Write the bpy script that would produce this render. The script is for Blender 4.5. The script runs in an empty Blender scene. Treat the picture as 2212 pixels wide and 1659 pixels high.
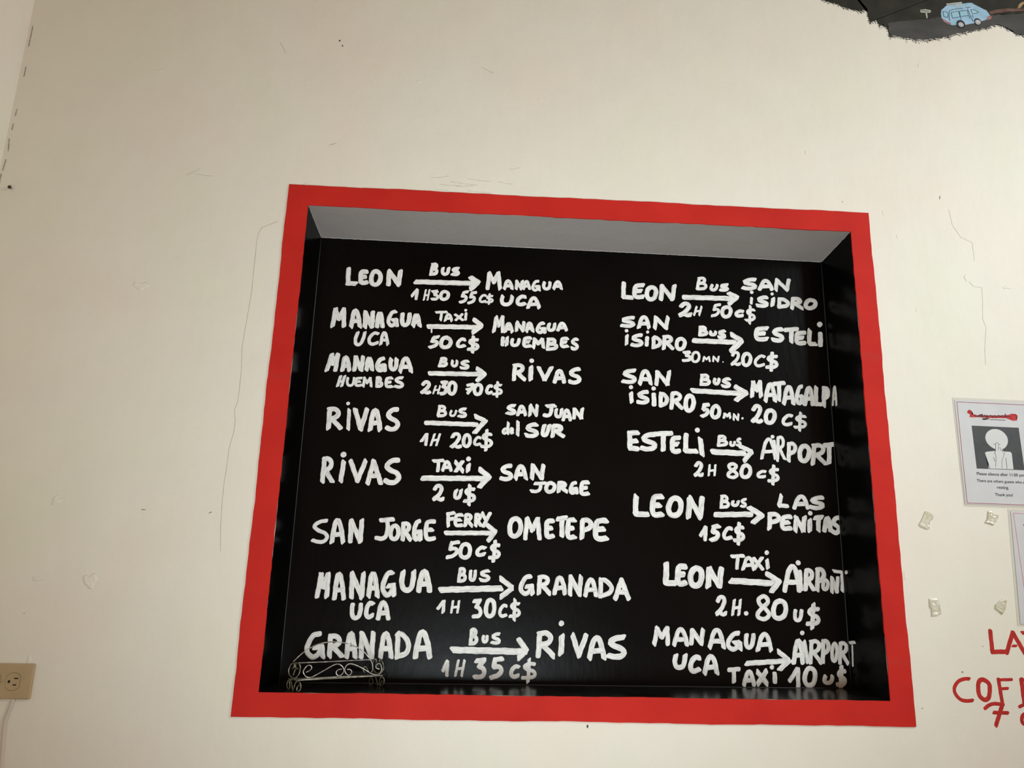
import bpy, bmesh, math, random
from mathutils import Vector, Matrix

random.seed(7)
scene = bpy.context.scene
COL = scene.collection

# ------------------------------------------------------------------ camera
cam_data = bpy.data.cameras.new('camera')
cam_data.sensor_width = 36.0
cam_data.lens = 26.868
cam_data.clip_start = 0.02
cam = bpy.data.objects.new('camera', cam_data)
COL.objects.link(cam)
cam.matrix_world = Matrix((
    (0.99784972, -0.0388319, -0.05280178, 0.4679),
    (-0.06052675, -0.23683273, -0.96966322, -1.7332),
    (0.02514867, 0.97077409, -0.23867385, 1.5552),
    (0, 0, 0, 1)))
scene.camera = cam

# ------------------------------------------------------------------ light
world = bpy.data.worlds.new('world')
scene.world = world
world.use_nodes = True
bg = world.node_tree.nodes['Background']
bg.inputs['Color'].default_value = (1.0, 0.64, 0.43, 1)
bg.inputs['Strength'].default_value = 0.44

def area(name, loc, target, sx, sy, power, color):
    l = bpy.data.lights.new(name, 'AREA')
    l.shape = 'RECTANGLE'
    l.size, l.size_y = sx, sy
    l.energy = power
    l.color = color
    o = bpy.data.objects.new(name, l)
    COL.objects.link(o)
    o.location = loc
    d = Vector(target) - Vector(loc)
    o.rotation_euler = d.to_track_quat('-Z', 'Y').to_euler()
    return o

# added light high on the right, brightens that side; no window built
high = area('added_light_right', (2.95, -1.6, 3.0), (1.4, 0.0, 1.8), 0.8, 0.8, 19.8, (0.86, 1.0, 1.07))
high.data.spread = math.radians(120)
# added fill light low behind the camera, aimed up at the board
low = area('added_light_low', (0.55, -2.0, 0.72), (0.68, 0.0, 2.10), 0.8, 0.8, 9.3, (0.86, 1.0, 1.06))
low.data.spread = math.radians(78)

scene.view_settings.view_transform = 'Standard'
scene.view_settings.look = 'None'
scene.view_settings.gamma = 1.0
scene.view_settings.use_curve_mapping = False
scene.view_settings.exposure = 0.0

# ------------------------------------------------------------------ measured shapes, metres on the wall (x, z)
FRAME_OUTER = [(0.0034,2.4625),(1.4606,2.4662),(1.4596,1.2506),(-0.0025,1.2496)]
FRAME_INNER = [(0.054,2.4095),(1.4101,2.4123),(1.4066,1.3024),(0.0492,1.2981)]
BACK = [(0.0674,2.3781),(1.3846,2.3771),(1.3785,1.3116),(0.0644,1.3023)]
MURAL_EDGE = [(1.3826,3.1022),(1.4088,3.0963),(1.4296,3.0902),(1.4476,3.0825),(1.4684,3.0765),(1.4895,3.0735),(1.5129,3.0814),(1.5122,3.0585),(1.5158,3.0391),(1.5324,3.0464),(1.5365,3.0476),(1.544,3.0277),(1.5527,3.0349),(1.5646,3.0202),(1.5688,2.995),(1.5788,3.0026),(1.6101,2.9965),(1.6473,2.9956),(1.6768,2.9978),(1.7234,3.0078),(1.7599,3.0219),(1.8157,3.0381),(1.8578,3.0509),(1.878,3.06),(1.8964,3.0553),(1.9192,3.0433),(1.9312,3.032),(1.9609,3.0305)]
ROAD = [(1.5649,3.0232),(1.5678,3.04),(1.602,3.0486),(1.6782,3.0603),(1.7196,3.0695),(1.7657,3.0714),(1.8653,3.0881),(1.9682,3.102),(1.9581,3.0303),(1.9311,3.0314),(1.9191,3.0426),(1.8963,3.0546),(1.8779,3.0594),(1.8578,3.0503),(1.8157,3.0381),(1.7598,3.0213),(1.7233,3.0075),(1.6768,2.9978),(1.6473,2.9956),(1.6101,2.9965),(1.5815,3.0028),(1.5704,2.9981)]
BANK = [(1.8605,3.0983),(1.8859,3.1071),(1.9172,3.1129),(1.9695,3.1161),(1.9684,3.1082),(1.9158,3.1025),(1.8845,3.0959),(1.8639,3.0892)]
ROCK = [(1.9452,3.1168),(1.9514,3.1285),(1.9601,3.1361),(1.9731,3.1414),(1.9717,3.1318),(1.9639,3.1303),(1.959,3.123),(1.9546,3.1184)]
VAN = [(1.7239,3.094),(1.7322,3.1015),(1.7414,3.1094),(1.7624,3.1137),(1.7856,3.1179),(1.8027,3.1214),(1.8143,3.1232),(1.8262,3.1155),(1.8405,3.108),(1.8534,3.1021),(1.8597,3.0923),(1.8633,3.0823),(1.8606,3.0753),(1.8478,3.0701),(1.835,3.0649),(1.8114,3.0566),(1.788,3.0503),(1.75,3.0463),(1.7397,3.0484),(1.7257,3.0567),(1.7215,3.0666),(1.7213,3.0819)]
VAN_RACK = [(1.7406,3.115),(1.7855,3.1236),(1.7854,3.1189),(1.7408,3.1104)]
VAN_STRIPE = [(1.7617,3.1085),(1.7911,3.1132),(1.791,3.1104),(1.7615,3.1061)]
VAN_BUMPER_REAR = [(1.7215,3.0666),(1.7293,3.0624),(1.7404,3.0544),(1.7455,3.0531),(1.7448,3.0466),(1.7397,3.0483),(1.7256,3.0564)]
VAN_BUMPER_FRONT = [(1.8521,3.0798),(1.8619,3.0856),(1.8659,3.0816),(1.8631,3.0741),(1.8508,3.0703)]
VAN_WINDOWS = [[(1.7277,3.0883),(1.7388,3.0866),(1.7411,3.0799),(1.7392,3.0696),(1.7288,3.0714),(1.7274,3.0789)],[(1.7509,3.0867),(1.7719,3.0922),(1.7752,3.0748),(1.7526,3.0686)],[(1.775,3.0927),(1.7982,3.0971),(1.7993,3.0809),(1.776,3.0754)],[(1.8084,3.1001),(1.8184,3.1012),(1.8297,3.0943),(1.8214,3.0891),(1.8121,3.087)]]
VAN_LINES = [[(1.7433,3.0597),(1.7437,3.0767),(1.7462,3.0914),(1.7558,3.0968),(1.7853,3.1029)],[(1.7719,3.0917),(1.7758,3.074),(1.7774,3.0623)],[(1.7947,3.1054),(1.8086,3.1081)],[(1.7997,3.1032),(1.8041,3.083),(1.8107,3.063)],[(1.8108,3.0826),(1.8131,3.0768)],[(1.8013,3.0794),(1.8026,3.0709)]]
VAN_WHEELS = [[(1.7738,3.051),(1.786,3.0519),(1.7753,3.0638)],[(1.8234,3.0623),(1.8333,3.063),(1.8248,3.0735)]]
VAN_HUBS = [[(1.7741,3.0493),(1.7817,3.0499),(1.775,3.057)],[(1.8239,3.0606),(1.8316,3.0612),(1.8249,3.0684)]]
SIGN_BOARD = [(1.6632,3.0894),(1.677,3.0918),(1.678,3.0943),(1.6792,3.092),(1.6919,3.0907),(1.6937,3.0866),(1.6909,3.0821),(1.6713,3.0807),(1.6631,3.0812)]
SIGN_TEXT = [(1.6655,3.0862),(1.6877,3.0868)]
SIGN_POST = [(1.6774,3.082),(1.682,3.0823),(1.6817,3.0636),(1.6787,3.063)]
SLEEVE = [(1.6274,1.9912),(1.8279,1.9901),(1.8103,1.7297),(1.6262,1.731)]
PAPER = [(1.6319,1.9859),(1.8231,1.9848),(1.8071,1.7348),(1.6289,1.7356)]
BORDER = [(1.6365,1.9799),(1.8161,1.9786),(1.8006,1.7375),(1.6331,1.7382)]
BONE = [(1.6589,1.9572),(1.6651,1.9618),(1.6703,1.9591),(1.6704,1.951),(1.688,1.9488),(1.7327,1.9501),(1.762,1.9523),(1.7703,1.9559),(1.7804,1.9556),(1.7843,1.952),(1.7809,1.9464),(1.7816,1.9398),(1.7724,1.9384),(1.7628,1.9413),(1.7542,1.9443),(1.7095,1.9431),(1.6829,1.9443),(1.6694,1.9429),(1.664,1.9442),(1.666,1.9509),(1.6606,1.9528)]
SCRIPT = [[(1.6768,1.9484),(1.6831,1.9456),(1.6891,1.9493),(1.6971,1.9509),(1.6909,1.9459),(1.6999,1.9462)],[(1.7015,1.95),(1.7043,1.9464),(1.7081,1.95),(1.7061,1.9425),(1.6958,1.9404),(1.7001,1.939),(1.7115,1.9414)],[(1.7111,1.9466),(1.717,1.9495),(1.7211,1.947),(1.727,1.9494),(1.73,1.9469)],[(1.7323,1.9474),(1.7372,1.9502),(1.7413,1.9477),(1.7461,1.9501),(1.7502,1.9476)],[(1.7544,1.9542),(1.7536,1.9482),(1.7617,1.9498),(1.7648,1.9477)]]
TAGLINE = [(1.7146,1.9393),(1.7525,1.9394)]
PICTURE = [(1.6665,1.9229),(1.7831,1.9219),(1.7837,1.8197),(1.6664,1.8199)]
HEAD = [(1.7239,1.9165),(1.7347,1.9147),(1.7449,1.9079),(1.7513,1.8973),(1.7512,1.8854),(1.7449,1.8744),(1.734,1.8676),(1.7218,1.8668),(1.7092,1.8721),(1.6995,1.8825),(1.6966,1.8943),(1.7015,1.9064),(1.7125,1.9144)]
BUST = [(1.6909,1.858),(1.6957,1.8609),(1.7181,1.8638),(1.74,1.8629),(1.7543,1.8625),(1.7572,1.8587),(1.7564,1.821),(1.695,1.8208),(1.6965,1.8332)]
HAND = [(1.7174,1.8585),(1.7204,1.8811),(1.724,1.8838),(1.7277,1.8814),(1.7263,1.8712),(1.7313,1.8718),(1.736,1.8655),(1.7387,1.8609),(1.7348,1.8484),(1.7281,1.8226),(1.7127,1.8225)]
INK = [[(1.7151,1.8799),(1.7202,1.8796)],[(1.7274,1.8794),(1.7318,1.8791)],[(1.7204,1.8811),(1.7173,1.8627),(1.7147,1.8594),(1.7169,1.8499),(1.7131,1.8253)],[(1.7203,1.8807),(1.724,1.8838),(1.7272,1.8809),(1.7249,1.8651)],[(1.7255,1.8699),(1.7312,1.8714),(1.7303,1.8643)],[(1.7304,1.8653),(1.736,1.8655),(1.7342,1.8601)],[(1.7398,1.8614),(1.7348,1.8484),(1.7306,1.8418),(1.7281,1.8226)],[(1.7413,1.8475),(1.7405,1.8219)],[(1.7105,1.848),(1.7137,1.8387)],[(1.6964,1.8321),(1.6983,1.8216)]]
TEXT = [('Please silence after 11:00 pm',(1.6649,1.8046),(1.7811,1.8042)),('There are others guests who are',(1.6629,1.7884),(1.7876,1.7877)),('resting.',(1.7101,1.7739),(1.739,1.7736)),('Thank you!',(1.703,1.7566),(1.7466,1.7567))]
SLEEVE_LOW = [(1.731,1.7272),(1.9129,1.7252),(1.8861,1.4629),(1.719,1.4662)]
BORDER_LOW = [(1.7421,1.7176),(1.9037,1.7161),(1.8857,1.4722),(1.7462,1.4744)]
PAPER_LOW = [(1.7366,1.7229),(1.9083,1.7206),(1.8861,1.4677),(1.7254,1.4698)]
BONE_LOW = [(1.7623,1.6914),(1.7677,1.6967),(1.7734,1.6939),(1.7733,1.6845),(1.7903,1.6828),(1.8327,1.6825),(1.8488,1.6873),(1.8603,1.6862),(1.8633,1.6808),(1.8599,1.6716),(1.8502,1.6706),(1.8394,1.6761),(1.7932,1.6763),(1.7741,1.6765),(1.7685,1.6749),(1.7661,1.6799),(1.7676,1.685)]
TABS = [[(1.53,1.7162),(1.5375,1.716),(1.5465,1.7105),(1.5504,1.7065),(1.5474,1.6993),(1.5368,1.6898),(1.5363,1.6755),(1.5299,1.6749),(1.5146,1.681),(1.5114,1.6854),(1.5199,1.6974)],[(1.6811,1.7211),(1.6909,1.7214),(1.6933,1.7148),(1.7081,1.7128),(1.7048,1.7039),(1.696,1.6944),(1.6908,1.6877),(1.6774,1.6918),(1.6701,1.6936),(1.6779,1.7041)],[(1.5177,1.5203),(1.5375,1.5221),(1.5426,1.5112),(1.5436,1.4871),(1.5351,1.4835),(1.5201,1.4815),(1.5209,1.4986),(1.517,1.5037)],[(1.6825,1.5196),(1.6925,1.5243),(1.7014,1.5211),(1.697,1.5078),(1.6936,1.499),(1.686,1.4896),(1.6809,1.4936),(1.669,1.502),(1.672,1.5107)]]
RED_UPPER = [('L',[('-',30,[(1.6534,1.4536),(1.6529,1.4092)]),('-',30,[(1.6528,1.4085),(1.6876,1.4099)])]),('A',[('-',30,[(1.6858,1.4071),(1.7058,1.4512)]),('-',30,[(1.7058,1.4512),(1.7284,1.4059)]),('-',18,[(1.7018,1.4223),(1.71,1.4225)])]),('T',[('-',26,[(1.7287,1.4507),(1.7605,1.449)]),('-',26,[(1.7442,1.4497),(1.7451,1.4062)])])]
RED_LOWER = [('C',[('~',24,[(1.5914,1.3507),(1.5801,1.3505),(1.566,1.3446),(1.5566,1.333),(1.5565,1.3198),(1.5677,1.3076),(1.5801,1.3052),(1.5939,1.306)])]),('O',[('~',30,[(1.6237,1.3499),(1.614,1.3455),(1.61,1.3306),(1.6121,1.3158),(1.622,1.3078),(1.6317,1.3129),(1.6367,1.3294),(1.6355,1.3425),(1.6237,1.3499)])]),('F',[('-',26,[(1.6592,1.3512),(1.6615,1.3052)]),('-',20,[(1.6591,1.3499),(1.6896,1.3511)]),('-',20,[(1.6596,1.3314),(1.6779,1.3323)])]),('F',[('-',30,[(1.712,1.3521),(1.7123,1.3043)]),('-',24,[(1.7119,1.3508),(1.7462,1.35)]),('-',20,[(1.7123,1.3306),(1.7361,1.3307)])])]
RED_PRICE = [('7',[('~',24,[(1.6208,1.2902),(1.6315,1.2975),(1.6446,1.3003),(1.6633,1.2993)]),('-',28,[(1.6609,1.298),(1.6414,1.2562)]),('-',24,[(1.64,1.282),(1.6711,1.2818)])]),('C',[('~',26,[(1.7287,1.2785),(1.7108,1.2805),(1.7023,1.2716),(1.7043,1.2603),(1.7257,1.258)])]),('-',[('~',22,[(1.7001,1.2947),(1.7097,1.2987),(1.7279,1.299)])])]
SMUDGES = [[(0.3462,2.5013),(0.369,2.5039),(0.3918,2.5091)],[(0.3699,2.485),(0.3964,2.4833),(0.4227,2.4842)],[(0.3948,2.494),(0.4294,2.4897),(0.464,2.4879)],[(0.4102,2.481),(0.4331,2.4829),(0.456,2.4874)],[(0.4381,2.5042),(0.467,2.5008),(0.496,2.4999)],[(-0.246,2.4741),(-0.2304,2.4825),(-0.2151,2.4934)],[(-0.221,2.4781),(-0.2019,2.4755),(-0.183,2.4753)],[(0.0919,2.5755),(0.1007,2.5786),(0.1094,2.5843)],[(0.5413,2.5358),(0.5553,2.538),(0.5691,2.5426)],[(0.4393,2.4713),(0.4682,2.4691),(0.4969,2.4695)],[(0.3591,2.4717),(0.3752,2.4695),(0.3912,2.4698)],[(0.5144,2.501),(0.5319,2.4969),(0.5493,2.4954)],[(0.0208,2.456),(0.0347,2.463),(0.0485,2.4726)]]
OUTLET = [(-0.4107,1.3449),(-0.409,1.2771)]
CABLE = [(-0.4429,1.279),(-0.4452,1.2653),(-0.4484,1.2509),(-0.4513,1.2366),(-0.4513,1.2208),(-0.4502,1.2051),(-0.4486,1.1894),(-0.4471,1.1739),(-0.4451,1.1553),(-0.4435,1.1399)]
NAIL = (-0.6486,2.415)
CRACKS = [[(-0.015,2.3641),(-0.036,2.3532),(-0.0517,2.3451),(-0.0578,2.3291),(-0.0596,2.305),(-0.0587,2.2752),(-0.059,2.2388),(-0.0578,2.185),(-0.0609,2.1259),(-0.0641,2.0792),(-0.0652,2.0389),(-0.0614,1.9936),(-0.0608,1.9488),(-0.0615,1.9154),(-0.0667,1.8959),(-0.0619,1.8715),(-0.0626,1.8442),(-0.0689,1.8063),(-0.0693,1.7636),(-0.0709,1.7319),(-0.0702,1.6798),(-0.0675,1.6336),(-0.0617,1.5831)],[(1.7063,2.2924),(1.717,2.2804),(1.7377,2.278),(1.7355,2.2429),(1.7295,2.1952),(1.7354,2.1733),(1.7248,2.1153),(1.7221,2.0773)],[(1.6765,2.4887),(1.6802,2.4474),(1.6986,2.4131),(1.7278,2.4),(1.7274,2.3507)]]
CORNER = [[(-0.6742,2.8639),(-0.6745,2.8057)],[(-0.671,2.746),(-0.671,2.7196)],[(-0.6716,2.6273),(-0.6729,2.6093)],[(-0.6732,2.5863),(-0.6738,2.5711)],[(-0.6759,2.5457),(-0.6724,2.5134)],[(-0.6736,2.4897),(-0.6761,2.4611)],[(-0.6777,2.4524),(-0.6776,2.4097)]]
BUMPS = [((-0.3268,1.5148),0.014,0.014),((-0.314,2.184),0.018,0.009),((-0.3475,2.7578),0.01,0.004),((-0.4352,1.5159),0.012,0.005),((-0.4239,1.6813),0.01,0.009),((0.303,2.7716),0.007,0.003),((0.017,2.7521),0.006,0.0018),((-0.0676,2.7396),0.005,0.0018),((1.6414,2.9114),0.004,0.006),((1.311,2.6293),0.0045,0.006),((1.6988,2.3028),0.004,0.009),((1.5313,2.4061),0.003,0.005),((1.501,2.4697),0.003,0.006),((1.5609,2.2127),0.002,0.006),((1.8036,2.2819),0.011,0.004),((1.4677,1.5689),0.003,0.01),((-0.4256,1.3533),0.004,0.009),((0.6174,2.7399),0.005,0.003)]
SPECKS = [((0.0934,2.8775),0.0022,0.0026,20),((0.1016,2.8629),0.0016,0.0028,30),((0.7413,1.2414),0.002,0.004,10),((1.4781,1.2884),0.0014,0.0014,0),((1.6559,2.5213),0.0008,0.005,-5),((1.3962,2.4949),0.0015,0.0015,0),((1.5782,1.3646),0.0025,0.002,0),((-0.2368,1.6669),0.005,0.001,0),((-0.0926,1.6652),0.004,0.001,30),((-0.4516,1.4448),0.0012,0.0012,0),((1.632,1.4202),0.0008,0.0008,0)]
SCRATCHES = [[(-0.0574,2.8611),(-0.0478,2.8466),(-0.0404,2.8307)],[(0.0918,2.5768),(0.1094,2.5843)],[(0.4616,2.8249),(0.4921,2.8091)]]
RACK = {'rail': [[(0.1267,0.0048,1.3221),(0.1548,0.0174,1.3234),(0.1974,0.0364,1.3253),(0.2479,0.0591,1.3246),(0.2965,0.0808,1.3248)]],'front_scroll': [[(0.1411,0.0112,1.3373),(0.1482,0.0144,1.3409),(0.1514,0.0159,1.3462),(0.1484,0.0145,1.3507),(0.1432,0.0121,1.3509),(0.1383,0.01,1.3456),(0.1357,0.0088,1.3391),(0.1384,0.01,1.3325),(0.144,0.0125,1.3274),(0.1524,0.0163,1.3271),(0.1606,0.0199,1.3311),(0.1789,0.0282,1.3414),(0.1934,0.0347,1.3498),(0.2031,0.039,1.3517),(0.211,0.0425,1.3475),(0.2154,0.0445,1.3396),(0.2132,0.0435,1.3319),(0.207,0.0407,1.3277),(0.2019,0.0385,1.3306),(0.2004,0.0378,1.3357),(0.2039,0.0394,1.34),(0.2109,0.0425,1.3414)],[(0.2219,0.0474,1.3405),(0.228,0.0502,1.3397),(0.2317,0.0518,1.3351),(0.2288,0.0505,1.3291),(0.2239,0.0483,1.3287),(0.2185,0.0459,1.335),(0.2174,0.0454,1.3429),(0.2218,0.0474,1.35),(0.2294,0.0508,1.3514),(0.2408,0.0559,1.3477),(0.2582,0.0637,1.3386),(0.2723,0.07,1.3297),(0.2827,0.0746,1.327),(0.2894,0.0776,1.329),(0.2934,0.0794,1.338),(0.2905,0.0781,1.3483),(0.2858,0.076,1.3502),(0.2809,0.0738,1.3464),(0.2818,0.0742,1.3412),(0.2888,0.0774,1.3381)]],'top_rail': [[(0.1128,0.0247,1.3538),(0.1546,0.0415,1.3544),(0.1984,0.059,1.3553),(0.2433,0.077,1.3565),(0.2661,0.0861,1.3568)]],'back_arch': [[(0.1099,0.0236,1.3567),(0.1211,0.0281,1.3686),(0.1372,0.0345,1.3822),(0.1581,0.0429,1.3919),(0.182,0.0525,1.3961),(0.2044,0.0614,1.3946),(0.2298,0.0716,1.3868),(0.2488,0.0792,1.3761),(0.2636,0.0851,1.3608),(0.2707,0.0879,1.3492),(0.2727,0.0887,1.3365),(0.2696,0.0875,1.3303)]],'rear_scroll': [[(0.2644,0.0854,1.3316),(0.2617,0.0844,1.3368),(0.2568,0.0824,1.3427),(0.253,0.0808,1.3399),(0.253,0.0808,1.3348),(0.2565,0.0823,1.3301)]],'end_scroll': [[[(0.1086,0.025,1.3427),(0.1132,0.0207,1.3461),(0.1123,0.0215,1.3536),(0.1048,0.0285,1.3505),(0.1002,0.0328,1.34),(0.1012,0.0318,1.3313),(0.1084,0.0252,1.3257),(0.1164,0.0177,1.3244),(0.1224,0.0121,1.3276),(0.1284,0.0065,1.3371),(0.1293,0.0057,1.3481),(0.125,0.0097,1.3546),(0.1187,0.0156,1.3544),(0.1163,0.0178,1.3497),(0.1178,0.0164,1.3455)],[(0.1129,0.0209,1.3296),(0.1155,0.0186,1.3387),(0.1191,0.0152,1.3441),(0.1234,0.0112,1.3441)]],[[(0.2799,0.0876,1.3505),(0.28,0.0876,1.3546),(0.2765,0.0897,1.3583),(0.272,0.0925,1.3521),(0.2719,0.0926,1.3406),(0.2771,0.0894,1.3319),(0.2864,0.0836,1.3282),(0.2933,0.0794,1.3312),(0.2977,0.0766,1.3407),(0.295,0.0783,1.3518),(0.2887,0.0822,1.3591),(0.2866,0.0835,1.3523)]]],'foot': [[[(0.1044,0.0288,1.3164),(0.1065,0.0269,1.3069),(0.1049,0.0284,1.2999),(0.1008,0.0323,1.3023),(0.0985,0.0344,1.309),(0.1014,0.0317,1.3176),(0.1083,0.0252,1.3202)],[(0.1076,0.0258,1.3196),(0.1117,0.0221,1.3098),(0.1146,0.0194,1.2989),(0.1174,0.0168,1.3047),(0.1197,0.0146,1.3142),(0.1249,0.0098,1.3209)],[(0.1249,0.0098,1.3209),(0.1324,0.0028,1.3166),(0.1349,0.0005,1.3067),(0.1296,0.0054,1.299),(0.1254,0.0094,1.3016),(0.1262,0.0085,1.3087),(0.1309,0.0042,1.3126)]],[[(0.2715,0.0929,1.3171),(0.2746,0.0909,1.31),(0.2712,0.093,1.3031),(0.2664,0.096,1.3052),(0.2659,0.0963,1.312),(0.2705,0.0935,1.3199)],[(0.2799,0.0877,1.3208),(0.2837,0.0853,1.3121),(0.2865,0.0835,1.3031),(0.289,0.082,1.3103),(0.2923,0.08,1.3214)],[(0.292,0.0802,1.3219),(0.2989,0.0759,1.3203),(0.3006,0.0748,1.3115),(0.2938,0.079,1.302),(0.2915,0.0804,1.3066),(0.2966,0.0773,1.3145)]]]}
RACK_FEET = [(0.1291,0.0059,1.2985),(0.2932,0.0794,1.3017),(0.2702,0.0936,1.3022),(0.1037,0.0296,1.2993)]
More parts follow.
